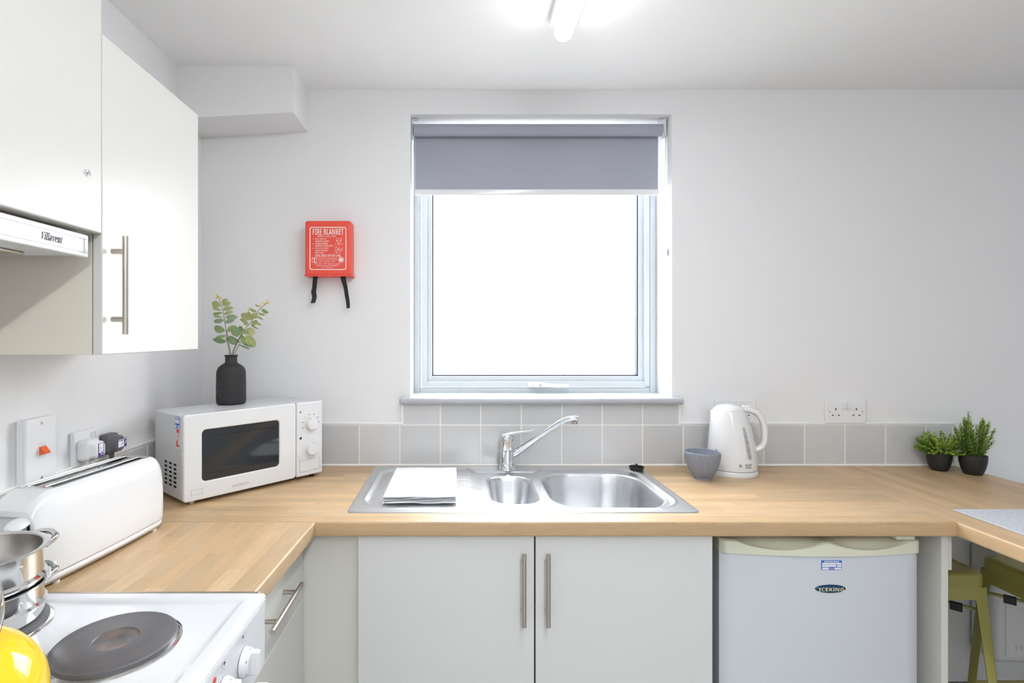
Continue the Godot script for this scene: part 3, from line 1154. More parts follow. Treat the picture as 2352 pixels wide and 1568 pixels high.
# ---------------------------------------------------------------- sink and tap
func build_sink() -> void:
	var x0 := -0.3035
	var x1 := 0.6605
	var d0 := 1.449
	var d1 := 1.957
	var t := thing("sink", "stainless steel one and a half bowl sink with ridged drainer", "sink")
	var y0 := TOP + 0.0035
	var bowls := [[Vector2(0.170, 1.684), Vector2(0.077, 0.152), 0.062, 0.115], [Vector2(0.4425, 1.682), Vector2(0.172, 0.196), 0.115, 0.165]]
	var cc := Vector2((x0 + x1) / 2, (d0 + d1) / 2)
	var hh := Vector2((x1 - x0) / 2, (d1 - d0) / 2)
	var deck := func(x: float, d: float) -> float:
		var e: float = -sd_rr(x, d, cc, hh, 0.022)
		var y := y0
		if e < 0.005: y = TOP + 0.0002 + 0.0033 * sqrt(maxf(0.0, 1.0 - pow(1.0 - clampf(e, 0.0, 0.005) / 0.005, 2.0)))
		# pressed field, stepping forward round the tap
		var back := 1.925 - 0.045 * smoothstep(0.028, 0.065, x) * (1.0 - smoothstep(0.262, 0.30, x))
		var mid := (1.482 + back) / 2
		var s: float = sd_rr(x, d, Vector2(0.1785, mid), Vector2(0.448, (back - 1.482) / 2), 0.085)
		y -= 0.0055 * smoothstep(0.0, -0.010, s)
		y += 0.0018 * exp(-pow((s - 0.004) / 0.0042, 2.0))
		# ridges of the drainer
		var k: float = smoothstep(0.0, -0.02, sd_rr(x, d, Vector2(-0.095, 1.70), Vector2(0.150, 0.165), 0.03))
		y += 0.0022 * k * pow(0.5 + 0.5 * sin((d - 1.5) * TAU / 0.0235), 2.0)
		return y
	var xs := []
	var i := 0
	while x0 + 0.004 * i < x1:
		xs.append(x0 + 0.004 * i)
		i += 1
	xs.append(x1)
	var ds := []
	i = 0
	while d0 + 0.0034 * i < d1:
		ds.append(d0 + 0.0034 * i)
		i += 1
	ds.append(d1)
	for q in [0.0008, 0.002]:
		xs.append(x0 + q); xs.append(x1 - q); ds.append(d0 + q); ds.append(d1 - q)
	xs.sort()
	ds.sort()
	var inside := func(x: float, d: float) -> bool:
		for q in bowls:
			if sd_rr(x, d, q[0], q[1], q[2]) < 0.0: return true
		return sd_rr(x, d, cc, hh, 0.022) > 0.002
	var b := MB.new()
	field(b, xs, ds, deck, inside)
	part("deck", b, M.steel, t)
	for q in bowls:
		var rings := []
		for s in [[0.005, -0.0004], [0.001, 0.0000], [-0.004, -0.0016], [-0.008, -0.006], [-0.010, -0.014], [-0.016, -0.06], [-0.022, -q[3] + 0.03], [-0.028, -q[3] + 0.012], [-0.040, -q[3] + 0.003], [-0.055, -q[3]]]:
			var h: Vector2 = q[1] + Vector2(s[0], s[0])
			var r: float = maxf(q[2] + s[0] * 0.8, 0.02)
			var ring := []
			for v in rrect(h.x, h.y, minf(r, minf(h.x, h.y) - 0.001), 12): ring.append(at(q[0].x + v.x, y0 - 0.0050 + s[1], q[0].y + v.y))
			rings.append(ring)
		b = MB.new()
		b.loft(rings, 1.0, true, false, true)
		# turn the normals upwards where the skin came out inverted
		var bw := part("bowl", b, M.steel, t)
		b = MB.new()
		b.lathe([Vector2(0.0, 0.0005), Vector2(0.026, 0.0012), Vector2(0.040, 0.0022), Vector2(0.043, 0.0005)], 30, 1, 1, at(q[0].x, y0 - 0.0050 - q[3] + 0.0004, q[0].y))
		part("waste", b, M.chrome, bw)
	# mixer tap
	var g := thing("mixer_tap", "chrome single lever mixer tap behind the sink bowls", "tap", at(0.176, y0, 1.905))
	b = MB.new()
	b.lathe([Vector2(0.031, 0.0), Vector2(0.031, 0.003), Vector2(0.0285, 0.006), Vector2(0.0262, 0.030), Vector2(0.0255, 0.062), Vector2(0.0255, 0.066)], 36)
	part("body", b, M.chrome, g)
	b = MB.new()
	b.lathe([Vector2(0.0255, 0.0655), Vector2(0.0305, 0.0665), Vector2(0.0305, 0.0685), Vector2(0.0225, 0.0705), Vector2(0.0218, 0.100), Vector2(0.0255, 0.1015)], 36)
	part("cartridge_collar", b, M.chrome, g)
	# lever: cap and a tapering blade
	b = MB.new()
	b.lathe([Vector2(0.0255, 0.1015), Vector2(0.0255, 0.116), Vector2(0.0235, 0.1225), Vector2(0.016, 0.1265), Vector2(0.0, 0.1275)], 36)
	var rings := []
	for q in [[-0.020, 0.121, 0.006, 0.017], [0.004, 0.127, 0.0065, 0.017], [0.03, 0.131, 0.0055, 0.0145], [0.058, 0.1345, 0.0045, 0.012], [0.083, 0.137, 0.0045, 0.0115], [0.090, 0.1375, 0.003, 0.009]]:
		var ring := []
		for v in rrect(q[3], q[2], q[2] * 0.9, 3): ring.append(Vector3(q[0], q[1] + v.y, v.x))
		rings.append(ring)
	b.loft(rings, -1.0, true, true, true)
	part("lever", b, M.chrome, g)
	# spout rising to the right and dropping to its outlet
	b = MB.new()
	var path := curve([Vector3(0.0, 0.050, 0.0), Vector3(0.035, 0.064, 0.004), Vector3(0.085, 0.100, 0.010), Vector3(0.150, 0.147, 0.017), Vector3(0.190, 0.173, 0.021), Vector3(0.218, 0.1835, 0.024), Vector3(0.238, 0.1850, 0.026), Vector3(0.2435, 0.1800, 0.0265)], 5)
	var rad := []
	for k in path.size(): rad.append(lerpf(0.0155, 0.0105, minf(1.0, k / 12.0)) if k < path.size() - 4 else 0.0115)
	b.tube(path, rad, 16)
	var sp := part("spout", b, M.chrome, g)
	b = MB.new()
	b.lathe([Vector2(0.0, 0.0), Vector2(0.0095, 0.0), Vector2(0.0105, 0.002), Vector2(0.0105, 0.012)], 20, 1, 1, Vector3(0.2345, 0.1655, 0.0258))
	part("aerator", b, M.nickel, sp)
	# loose rubber plug on the back ledge
	var p := thing("sink_plug", "black rubber sink plug lying on the back rim of the sink", "plug", at(0.6350, y0 + 0.0012, 1.900))
	b = MB.new()
	b.lathe([Vector2(0.0, 0.0), Vector2(0.0215, 0.0), Vector2(0.0255, 0.006), Vector2(0.0265, 0.010), Vector2(0.0235, 0.011), Vector2(0.020, 0.007), Vector2(0.008, 0.007), Vector2(0.0, 0.0075)], 30)
	part("disc", b, M.rubber, p)
	b = MB.new()
	b.tube([Vector3(-0.021, 0.009, 0.004), Vector3(0.021, 0.009, -0.004)], 0.0028, 8)
	b.lathe([Vector2(0.0055, 0.006), Vector2(0.0045, 0.014), Vector2(0.003, 0.020), Vector2(0.0, 0.0205)], 14)
	part("grip", b, M.rubber, p)

# ---------------------------------------------------------------- microwave
func build_microwave() -> void:
	var W := 0.458
	var H := 0.246
	var Dp := 0.215
	var t := thing("microwave", "white microwave oven standing diagonally in the worktop corner", "microwave", at(-0.766, 0.922, 1.490), deg_to_rad(48.96))
	var I := Basis.IDENTITY
	var b := MB.new()
	b.rbox(Vector3(W / 2, H / 2 - 0.0005, -Dp / 2 - 0.008), Vector3(W - 0.004, H - 0.003, Dp - 0.016), 0.006, 2)
	part("casing", b, M.whitegrey, t)
	b = MB.new()                                    # door as a frame round the window
	var dw := 0.3555
	var wx0 := 0.052
	var wx1 := 0.295
	var wy0 := 0.051
	var wy1 := 0.198
	var door := rect_ring(Vector2(dw / 2, H / 2), Vector2(dw / 2, H / 2), 0.010, Vector2((wx0 + wx1) / 2, (wy0 + wy1) / 2), Vector2((wx1 - wx0) / 2, (wy1 - wy0) / 2), 0.012)
	ring_plate(b, door[0], door[1], -0.016, 0.0, 0.005)
	var dr := part("door", b, M.white, t)
	b = MB.new()
	b.rbox(Vector3((wx0 + wx1) / 2, (wy0 + wy1) / 2, -0.009), Vector3(wx1 - wx0 + 0.012, wy1 - wy0 + 0.012, 0.010), 0.001)
	var g := part("door_glass", b, M.microglass, dr)
	g.set_meta("label", "dark mesh-backed glass")
	b = MB.new()                                    # dotted rows of the screen mesh
	for k in 46:
		for q in [wy0 + 0.020, wy1 - 0.020]:
			b.rbox(Vector3(lerpf(wx0 + 0.012, wx1 - 0.012, k / 45.0), q, -0.0038), Vector3(0.0022, 0.0022, 0.0004), 0)
	part("screen_dots", b, M.dark, dr).set_meta("kind", "stuff")
	b = MB.new()                                    # control panel
	b.rbox(Vector3((dw + 0.002 + W) / 2, H / 2, -0.008), Vector3(W - dw - 0.002, H, 0.016), 0.005, 2)
	var cp := part("control_panel", b, M.white, t)
	var kx := 0.411
	var out := Basis(Vector3.RIGHT, PI / 2)
	for q in [[0.1725, 30.0], [0.0885, -12.0]]:
		b = MB.new()
		b.xf = Transform3D(out, Vector3(kx, q[0], 0.0))
		b.lathe([Vector2(0.0215, 0.0), Vector2(0.0208, 0.012), Vector2(0.0185, 0.0155), Vector2(0.0, 0.0165)], 32)
		b.xf = Transform3D(Basis(Vector3(0, 0, 1), deg_to_rad(q[1])), Vector3(kx, q[0], 0.0))
		b.rbox(Vector3(0.002, 0.0195, 0.009), Vector3(0.004, 0.007, 0.016), 0.001)
		part("knob", b, M.white, t)
	var s := "lettering"
	lettering(cp, "DAEWOO", M.sans, 0.050, 0.0072, Vector3(0.166, 0.0195, 0.0004), I, M.ink_soft)
	for k in 7:
		var a := deg_to_rad(200.0 - 33.0 * k)
		b = MB.new()
		b.rbox(Vector3(kx + cos(a) * 0.032, 0.1725 + sin(a) * 0.032, 0.0003), Vector3(0.006, 0.003, 0.0005), 0)
		part("power_mark", b, M.orange_ink if k == 2 else M.ink_soft, cp)
	var nums := ["0", "1", "3", "", "6", "8", "10", "15", "20", "25", "30", "35"]
	for k in nums.size():
		if nums[k] == "": continue
		var a := deg_to_rad(100.0 - 28.0 * k)
		lettering(cp, nums[k], M.sans, -1, 0.0036, Vector3(kx + cos(a) * 0.031, 0.0885 + sin(a) * 0.031, 0.0004), I, M.ink_soft)
	b = MB.new()                                    # power wedge and clock symbols
	b.prism([Vector2(0.366, 0.2130), Vector2(0.374, 0.2130), Vector2(0.374, 0.2185)], 0.0, 0.0005)
	part("power_symbol", b, M.ink, cp)
	b = MB.new()
	b.xf = Transform3D(out, Vector3(0.372, 0.128, 0.0))
	b.lathe([Vector2(0.0, 0.0005), Vector2(0.0045, 0.0005)], 20)
	part("clock_symbol", b, M.ink, cp)
	b = MB.new()                                    # outline of the release panel
	outline(b, Vector2(0.407, 0.0345), Vector2(0.0385, 0.019), 0.0004, 0.0006)
	part("button_outline", b, M.ink_soft, cp)
	b = MB.new()
	outline(b, Vector2(0.036, 0.0250), Vector2(0.016, 0.0075), 0.0004, 0.0005)
	part("guide_outline", b, M.ink_soft, dr)
	# side vents: dark slits in three columns
	for c in 3:
		for r in 6:
			b = MB.new()
			b.rbox(Vector3(0.0018, 0.036 + r * 0.0125, -0.062 - 0.033 * c), Vector3(0.002, 0.006, 0.017), 0.0008)
			part("vent", b, M.dark, t)
	# stickers on the left side
	var side := Basis(Vector3(0, 0, 1), Vector3(0, 1, 0), Vector3(-1, 0, 0))
	b = MB.new()
	b.rbox(Vector3(0.0018, 0.222, -0.045), Vector3(0.0008, 0.034, 0.030), 0)
	var st := part("test_sticker", b, M.blue, t)
	b = MB.new()
	for q in [[0.2355, 0.004, 0.026], [0.225, 0.011, 0.027], [0.2105, 0.007, 0.0085]]:
		b.rbox(Vector3(0.0013, q[0], -0.045 + (0.0095 if q[2] < 0.01 else 0.0)), Vector3(0.0006, q[1], q[2]), 0)
	b.rbox(Vector3(0.0013, 0.2105, -0.0545), Vector3(0.0006, 0.007, 0.0085), 0)
	part("sticker_panel", b, M.label, st)
	b = MB.new()
	b.rbox(Vector3(0.0018, 0.176, -0.041), Vector3(0.0007, 0.056, 0.021), 0)
	var wl := part("warning_label", b, M.label, t)
	b = MB.new()
	for q in [[0.198, 0.010, 0.019], [0.164, 0.012, 0.008], [0.156, 0.006, 0.019]]: b.rbox(Vector3(0.0013, q[0], -0.041 - (0.005 if q[2] < 0.01 else 0.0)), Vector3(0.0006, q[1], q[2]), 0)
	for k in 7: b.rbox(Vector3(0.0013, 0.1715 + 0.0032 * k, -0.041 + 0.001 * (k % 2)), Vector3(0.0005, 0.0008, 0.017), 0)
	part("warning_print", b, M.red_ink, wl)
	for q in [[0.03, -0.02], [W - 0.03, -0.02], [0.03, -Dp + 0.02], [W - 0.03, -Dp + 0.02]]:
		b = MB.new()
		b.lathe([Vector2(0.0, -0.012), Vector2(0.007, -0.012), Vector2(0.008, -0.009), Vector2(0.009, 0.002)], 14, 1, 1, Vector3(q[0], 0, q[1]))
		part("foot", b, M.nickel if q[0] < 0.1 and q[1] > -0.1 else M.rubber, t)

func outline(b: MB, c: Vector2, h: Vector2, z: float, w: float) -> void:
	for q in [[0, h.y, h.x * 2, w], [0, -h.y, h.x * 2, w], [h.x, 0, w, h.y * 2], [-h.x, 0, w, h.y * 2]]:
		b.rbox(Vector3(c.x + q[0], c.y + q[1], z), Vector3(q[2], q[3], 0.0004), 0)

# two rounded rectangles with the same number of points
func rect_ring(c: Vector2, h: Vector2, r: float, ci: Vector2, hi: Vector2, ri: float) -> Array:
	var a := []
	var b := []
	for v in rrect(h.x, h.y, r, 5): a.append(c + v)
	for v in rrect(hi.x, hi.y, ri, 5): b.append(ci + v)
	return [a, b]

# plate with a hole between outline a and hole b, from z0 (back) to z1 (front), edges rounded by r
func ring_plate(b: MB, outer: Array, inner: Array, z0: float, z1: float, r: float) -> void:
	var n := outer.size()
	var rows := []
	for q in [[0.0, z0], [0.0, z1 - r], [0.3 * r, z1 - 0.3 * r], [r, z1]]:
		var row := []
		for i in n:
			var p: Vector2 = outer[i]
			var d: Vector2 = (inner[i] - p).normalized()
			row.append(Vector3(p.x + d.x * q[0], p.y + d.y * q[0], q[1]))
		rows.append(row)
	for q in [[r, z1], [0.3 * r, z1 - 0.3 * r], [0.0, z1 - r], [0.0, z0]]:
		var row := []
		for i in n:
			var p: Vector2 = inner[i]
			var d: Vector2 = (outer[i] - p).normalized()
			row.append(Vector3(p.x + d.x * q[0], p.y + d.y * q[0], q[1]))
		rows.append(row)
	for k in rows.size() - 1:
		for i in n:
			var j := (i + 1) % n
			var A: Vector3 = rows[k][i]
			var B: Vector3 = rows[k][j]
			var C: Vector3 = rows[k + 1][j]
			var D: Vector3 = rows[k + 1][i]
			var g := (B - A).cross(D - A)
			if g.length() < 1e-12: g = (B - A).cross(C - A)
			var s := g.normalized()
			# outer wall looks away from the middle, front looks to +z, inner wall into the hole
			var mid := (A + B + C + D) / 4.0
			var want := Vector3(0, 0, 1)
			if k < 3: want = Vector3(mid.x, mid.y, 0) - Vector3(inner[i].x, inner[i].y, 0) + Vector3(0, 0, 0.01)
			if k > 3: want = Vector3(outer[i].x, outer[i].y, 0) * -1.0 + Vector3(mid.x, mid.y, 0) + Vector3(0, 0, 0.01)
			if s.dot(want) < 0.0: s = -s
			b.flat(A, B, C, D, s)

# ---------------------------------------------------------------- toaster
func build_toaster() -> void:
	var L := 0.350
	var c := at(-0.8190, TOP, 1.188)
	var t := thing("toaster", "long white two-slot toaster beside the cooker switch", "toaster", c, deg_to_rad(-7.2))
	# local +z is the near end with the lever
	t.scale.z = 1.06
	var rings := []
	var base := 0.022
	var hgt := 0.184
	var st := [-0.175, -0.1735, -0.169, -0.160, -0.150, -0.144, -0.138, -0.128, -0.10, -0.06, -0.02, 0.03, 0.08, 0.110, 0.118, 0.127, 0.135, 0.152, 0.163, 0.170, 0.174]
	var sect := func(z: float, inset: float) -> Array:
		var f := (z + 0.175)
		var e := clampf(f / 0.045, 0.0, 1.0)                       # rounded far end
		var g := clampf((0.175 - z) / 0.050, 0.0, 1.0)             # near end leans back
		var w := (0.066 - 0.007 * pow(absf(z) / 0.175, 2.0)) * (0.55 + 0.45 * sqrt(1.0 - (1.0 - e) * (1.0 - e))) * (0.90 + 0.10 * sqrt(1.0 - (1.0 - g) * (1.0 - g))) - inset
		var h := (hgt - 0.003 * pow(z / 0.175, 2.0)) * (0.72 + 0.28 * sqrt(1.0 - (1.0 - e) * (1.0 - e))) * (0.80 + 0.20 * sqrt(1.0 - (1.0 - g) * (1.0 - g))) - inset
		var tr := 0.016 * smoothstep(0.138, 0.128, absf(z + 0.010))
		var y0 := base + inset
		var ring := [Vector3(-w * 0.5, y0, z), Vector3(-w * 0.96, y0, z)]
		for q in [[-1.0, 0.03], [-1.01, 0.2], [-1.0, 0.45], [-0.975, 0.64], [-0.93, 0.78], [-0.85, 0.89], [-0.74, 0.96], [-0.62, 0.99], [-0.57, 1.0]]:
			ring.append(Vector3(q[0] * w, lerpf(y0, h, q[1]), z))
		ring.append(Vector3(-0.55 * w, h - tr, z))
		ring.append(Vector3(0.0, h - tr, z))
		for k in range(ring.size() - 2, -1, -1):
			ring.append(Vector3(-ring[k].x, ring[k].y, z))
		return ring
	for z in st: rings.append(sect.call(z, 0.0))
	var b := MB.new()
	b.loft(rings, 1.0, true, true, false)
	# near end: lip, then a recessed end panel
	b.loft([sect.call(0.174, 0.0), sect.call(0.1755, 0.003), sect.call(0.1735, 0.007)], 1.0)
	part("shell", b, M.white, t)
	b = MB.new()
	var r1: Array = sect.call(0.1735, 0.0065)
	var r2: Array = sect.call(0.1640, 0.0085)
	for k in r2.size(): r2[k].z = 0.166
	b.loft([r1, r2], -1.0, true, false, true)
	var ep := part("end_panel", b, M.white, t)
	# plinth below a shadow gap
	rings = []
	for z in st:
		var ring := []
		var s: Array = sect.call(z * 0.985, 0.0)
		var w: float = absf(s[2].x) - 0.003
		for v in [Vector2(-w, 0.026), Vector2(-w, 0.014), Vector2(-w * 0.96, 0.006), Vector2(w * 0.96, 0.006), Vector2(w, 0.014), Vector2(w, 0.026)]: ring.append(Vector3(v.x, v.y, z * 0.985))
		rings.append(ring)
	b = MB.new()
	b.loft(rings, 1.0, true, true, true)
	part("plinth", b, M.white, t)
	for q in [[-0.05, 0.13], [0.05, 0.13], [-0.05, -0.13], [0.05, -0.13]]:
		b = MB.new()
		b.lathe([Vector2(0.0, 0.0), Vector2(0.006, 0.0), Vector2(0.007, 0.008)], 12, 1, 1, Vector3(q[0], 0, q[1]))
		part("foot", b, M.white_soft, t)
	# slots: dark bread wells between bright rails
	b = MB.new()
	b.rbox(Vector3(0, hgt - 0.0165, -0.010), Vector3(0.066, 0.003, 0.262), 0)
	part("bread_well", b, M.well, t)
	for x in [-0.0335, -0.002, 0.002, 0.0335]:
		b = MB.new()
		if absf(x) < 0.01:
			if x < 0: continue
			b.rbox(Vector3(0.0, hgt - 0.0095, -0.010), Vector3(0.017, 0.014, 0.258), 0.002)
		else:
			b.rbox(Vector3(x, hgt - 0.0090, -0.010), Vector3(0.009, 0.014, 0.258), 0.002)
		part("slot_rail", b, M.polished, t)
	for z in [-0.137, 0.117]:
		b = MB.new()
		b.rbox(Vector3(0, hgt - 0.0095, z), Vector3(0.068, 0.013, 0.010), 0.002)
		part("slot_end", b, M.polished, t)
	# lever and its slot
	b = MB.new()
	b.rbox(Vector3(0.030, 0.100, 0.1665), Vector3(0.004, 0.090, 0.003), 0)
	part("lever_slot", b, M.dark, ep)
	b = MB.new()
	var lr := []
	for q in [[0.166, 0.014, 0.010, 0.130], [0.176, 0.020, 0.011, 0.131], [0.186, 0.021, 0.0105, 0.128], [0.194, 0.017, 0.008, 0.125], [0.199, 0.009, 0.005, 0.123]]:
		var ring := []
		for k in 16:
			var a := TAU * k / 16
			var yy: float = sin(a) * q[2]
			ring.append(Vector3(0.024 + cos(a) * q[1], q[3] + (yy if yy > 0 else yy * 0.35), q[0]))
		lr.append(ring)
	b.loft(lr, 1.0, true, true, true)
	part("lever", b, M.white_soft, t)

# ---------------------------------------------------------------- blind
func build_blind() -> void:
	var t := thing("roller_blind", "grey roller blind half lowered across the window top", "blind", at(0.3055, 2.1695, 2.03))
	var S := FPX / 2.03
	var x0 := (950.0 - VPX) / S - 0.3055
	var x1 := (1522.0 - VPX) / S - 0.3055
	var b := MB.new()
	b.tube([Vector3(x0, 0, 0), Vector3(x1 - 0.004, 0, 0)], 0.0225, 28)
	part("roll", b, M.fabric, t)
	var fx0 := (953.5 - VPX) / FPX * 2.05 - 0.3055
	var fx1 := (1511.5 - VPX) / FPX * 2.05 - 0.3055
	var fy := EYE + (VPY - 435.0) / FPX * 2.05 - 2.1695
	b = MB.new()
	b.rbox(Vector3((fx0 + fx1) / 2, (fy + 0.0) / 2, -0.0215), Vector3(fx1 - fx0, -fy, 0.0012), 0)
	part("fabric", b, M.fabric, t)
	b = MB.new()
	b.xf = Transform3D(Basis(Vector3(0, 0, 1), Vector3(0, 1, 0), Vector3(-1, 0, 0)), Vector3.ZERO)
	var bar := []
	for v in rrect(0.005, 0.0115, 0.0045, 4): bar.append(v + Vector2(-0.0215, fy - 0.0105))
	b.prism(bar, -fx1 - 0.002, -fx0 + 0.001)
	part("bottom_bar", b, M.white, t)
	for q in [[x0 - 0.004, -1.0], [x1 + 0.004, 1.0]]:
		b = MB.new()
		b.rbox(Vector3(q[0], 0.004, 0.0), Vector3(0.003, 0.068, 0.042), 0.0012)
		b.rbox(Vector3(q[0] - q[1] * 0.012, 0.0375, 0.0), Vector3(0.024, 0.002, 0.03), 0.0006)
		part("bracket", b, M.white_soft, t)
	b = MB.new()
	b.xf = Transform3D(Basis(Vector3(0, 0, 1), PI / 2), Vector3(x1, 0, 0))
	b.lathe([Vector2(0.0, -0.004), Vector2(0.0205, -0.004), Vector2(0.0205, 0.003), Vector2(0.0, 0.003)], 24)
	part("end_wheel", b, M.white, t)
	# ball chain with a tensioner on the reveal
	b = MB.new()
	for q in [0.022, -0.022]:
		var k := 0
		while k * 0.0062 < 0.455:
			b.ball(Vector3(x1 + 0.001, -0.01 - k * 0.0062, q), 0.0021, 6)
			k += 1
		b.tube([Vector3(x1 + 0.001, 0, q), Vector3(x1 + 0.001, -0.463, q)], 0.0006, 4)
	part("ball_chain", b, M.white, t)
	b = MB.new()
	b.rbox(Vector3(x1 + 0.004, -0.465, 0.0), Vector3(0.012, 0.036, 0.050), 0.004)
	part("chain_tensioner", b, M.white, t)

# ---------------------------------------------------------------- fire blanket
func build_fire_blanket() -> void:
	var fw := 0.163
	var fh := 0.198
	var dp := 0.060
	var t := thing("fire_blanket", "red fire blanket case on the wall with two black pull tapes", "fire blanket", at(-0.4675, 1.6055, WALL))
	var b := MB.new()
	b.rbox(Vector3(0, fh / 2, dp / 2), Vector3(fw + 0.003, fh, dp), 0.009, 3)
	part("case", b, M.red, t)
	b = MB.new()
	b.rbox(Vector3(0, 0.0008, dp / 2), Vector3(fw + 0.008, 0.005, dp + 0.002), 0.0012)
	b.rbox(Vector3(-0.002, 0.0045, dp + 0.0004), Vector3(0.036, 0.006, 0.002), 0.0006)
	part("bottom_flap", b, M.red, t)
	var z := dp + 0.0003
	var s := 0.1466 / 639.0                                        # metres for one pixel of the enlarged crop
	var X := func(u: float) -> float: return (u - 500.0) * s
	var Y := func(v: float) -> float: return (968.0 - v) * s
	b = MB.new()                                                    # printed frame
	var ring := rect_ring(Vector2(X.call(502.0), Y.call(543.0)), Vector2(289.0, 337.0) * s, 34.0 * s, Vector2(X.call(502.0), Y.call(543.0)), Vector2(274.0, 322.0) * s, 22.0 * s)
	for i in ring[0].size():
		var j: int = (i + 1) % ring[0].size()
		b.flat(Vector3(ring[0][i].x, ring[0][i].y, z), Vector3(ring[0][j].x, ring[0][j].y, z), Vector3(ring[1][j].x, ring[1][j].y, z), Vector3(ring[1][i].x, ring[1][i].y, z), Vector3(0, 0, 1))
	var pr := part("printed_frame", b, M.print_white, t)
	for q in [["FIRE BLANKET", 263, 745, 238, 328, 1], ["MODEL: 1.8m x 1.8m", 340, 625, 340, 363, 1], ["1.", 266, 286, 386, 404, 1], ["PULL TAPES TO", 305, 478, 383, 405, 1], ["REMOVE BLANKET.", 306, 524, 420, 443, 1], ["2.", 264, 286, 460, 479, 1], ["COVER BURNING", 303, 497, 458, 480, 1], ["MATERIAL COMPLETELY.", 303, 586, 492, 515, 1], ["3.", 264, 286, 533, 551, 1], ["SWITCH OFF HEAT,", 302, 517, 530, 553, 1], ["LEAVE COVERED", 302, 496, 565, 587, 1], ["UNTIL COOL.", 302, 444, 600, 623, 1], ["DISCARD AFTER USE", 303, 700, 637, 674, 1], ["Express Fire Equipment", 352, 640, 684, 708, 0], ["Ltd.Manchester,England", 352, 645, 711, 735, 0], ["www.expressfire.com", 352, 610, 739, 762, 0], ["BSEN 1869  : 1997  Kitemark  Certified", 288, 694, 771, 792, 0], ["Kitemark  Licence No. KM00042", 320, 660, 799, 822, 0], ["B.A.F.E. Approved", 396, 582, 827, 852, 0]]:
		lettering(pr, q[0], M.bold if q[5] else M.sans, (q[2] - q[1]) * s, (q[4] - q[3]) * s, Vector3(X.call((q[1] + q[2]) / 2.0), Y.call((q[3] + q[4]) / 2.0), z + 0.0002), Basis.IDENTITY, M.print_white)
	# maker's square with a T, round mark, two small instruction drawings
	b = MB.new()
	outline(b, Vector2(X.call(291.0), Y.call(724.0)), Vector2(37.0, 38.0) * s, z, 5.0 * s)
	b.rbox(Vector3(X.call(291.0), Y.call(703.0), z), Vector3(56 * s, 12 * s, 0.0003), 0)
	b.rbox(Vector3(X.call(291.0), Y.call(728.0), z), Vector3(14 * s, 50 * s, 0.0003), 0)
	b.rbox(Vector3(X.call(291.0), Y.call(752.0), z), Vector3(34 * s, 8 * s, 0.0003), 0)
	b.xf = Transform3D(Basis(Vector3.RIGHT, PI / 2), Vector3(X.call(707.0), Y.call(720.0), z))
	b.lathe([Vector2(32 * s, 0.0002), Vector2(0.0, 0.0002)], 24)
	b.lathe([Vector2(46 * s, 0.0002), Vector2(40 * s, 0.0002)], 24)
	b.xf = Transform3D.IDENTITY
	for l in [[[632, 378], [632, 416], [712, 416], [712, 378]], [[652, 380], [660, 392], [690, 392], [698, 380]], [[645, 424], [668, 456], [650, 475], [672, 490]], [[702, 424], [680, 456], [700, 475], [676, 490]], [[632, 460], [602, 492]], [[714, 460], [728, 492]], [[608, 575], [740, 534]], [[608, 590], [740, 556]], [[604, 612], [650, 616], [700, 596], [730, 566]], [[612, 560], [616, 530], [636, 512], [650, 540], [690, 532]]]:
		for k in l.size() - 1:
			b.tube([Vector3(X.call(float(l[k][0])), Y.call(float(l[k][1])), z), Vector3(X.call(float(l[k + 1][0])), Y.call(float(l[k + 1][1])), z)], 3.0 * s, 4)
	for q in [[640, 425, 14], [668, 462, 13], [702, 425, 13], [655, 550, 16], [680, 578, 14], [640, 604, 13]]:
		b.ball(Vector3(X.call(float(q[0])), Y.call(float(q[1])), z), q[2] * s * 0.6, 8, Vector3(1, 1, 0.1))
	part("printed_marks", b, M.print_white, t)
	# pull tapes
	for q in [[[283, 965], [272, 1050], [256, 1140], [245, 1215], [249, 1290], [226, 1390]], [[716, 965], [728, 1040], [748, 1130], [768, 1250], [783, 1380], [789, 1472]]]:
		b = MB.new()
		var left := []
		var pts := []
		for k in q.size():
			pts.append(Vector3(X.call(float(q[k][0])), Y.call(float(q[k][1])), 0.038 - 0.003 * k + 0.004 * (k % 2)))
		pts[0] += Vector3(0, 0.004, 0)
		var path := curve(pts, 4)
		var rows := []
		for k in path.size():
			var f := k / float(path.size() - 1)
			var w := lerpf(0.0102, 0.0078, f) * (1.0 if q[0][0] < 400 else lerpf(1.0, 0.75, f))
			var tw := 0.35 * sin(f * 5.0 + q[0][0])
			var e := Vector3(cos(tw) * w, 0.12 * w, sin(tw) * w)
			rows.append([path[k] - e + Vector3(0, 0, 0.0006), path[k] + e + Vector3(0, 0, 0.0006), path[k] + e - Vector3(0, 0, 0.0006), path[k] - e - Vector3(0, 0, 0.0006)])
		b.loft(rows, 1.0, true, true, true)
		part("pull_tape", b, M.strap, t)

# ---------------------------------------------------------------- electric kettle
func oval(w: float, d: float, y: float, spout: float, n := 40, dx := 0.0) -> Array:
	var ring := []
	for k in n:
		var a := TAU * k / n
		var r := 1.0 + spout * exp(-pow(wrapf(a - PI, -PI, PI) / 0.30, 2.0))
		ring.append(Vector3(dx + cos(a) * w * r, y, sin(a) * d))
	return ring

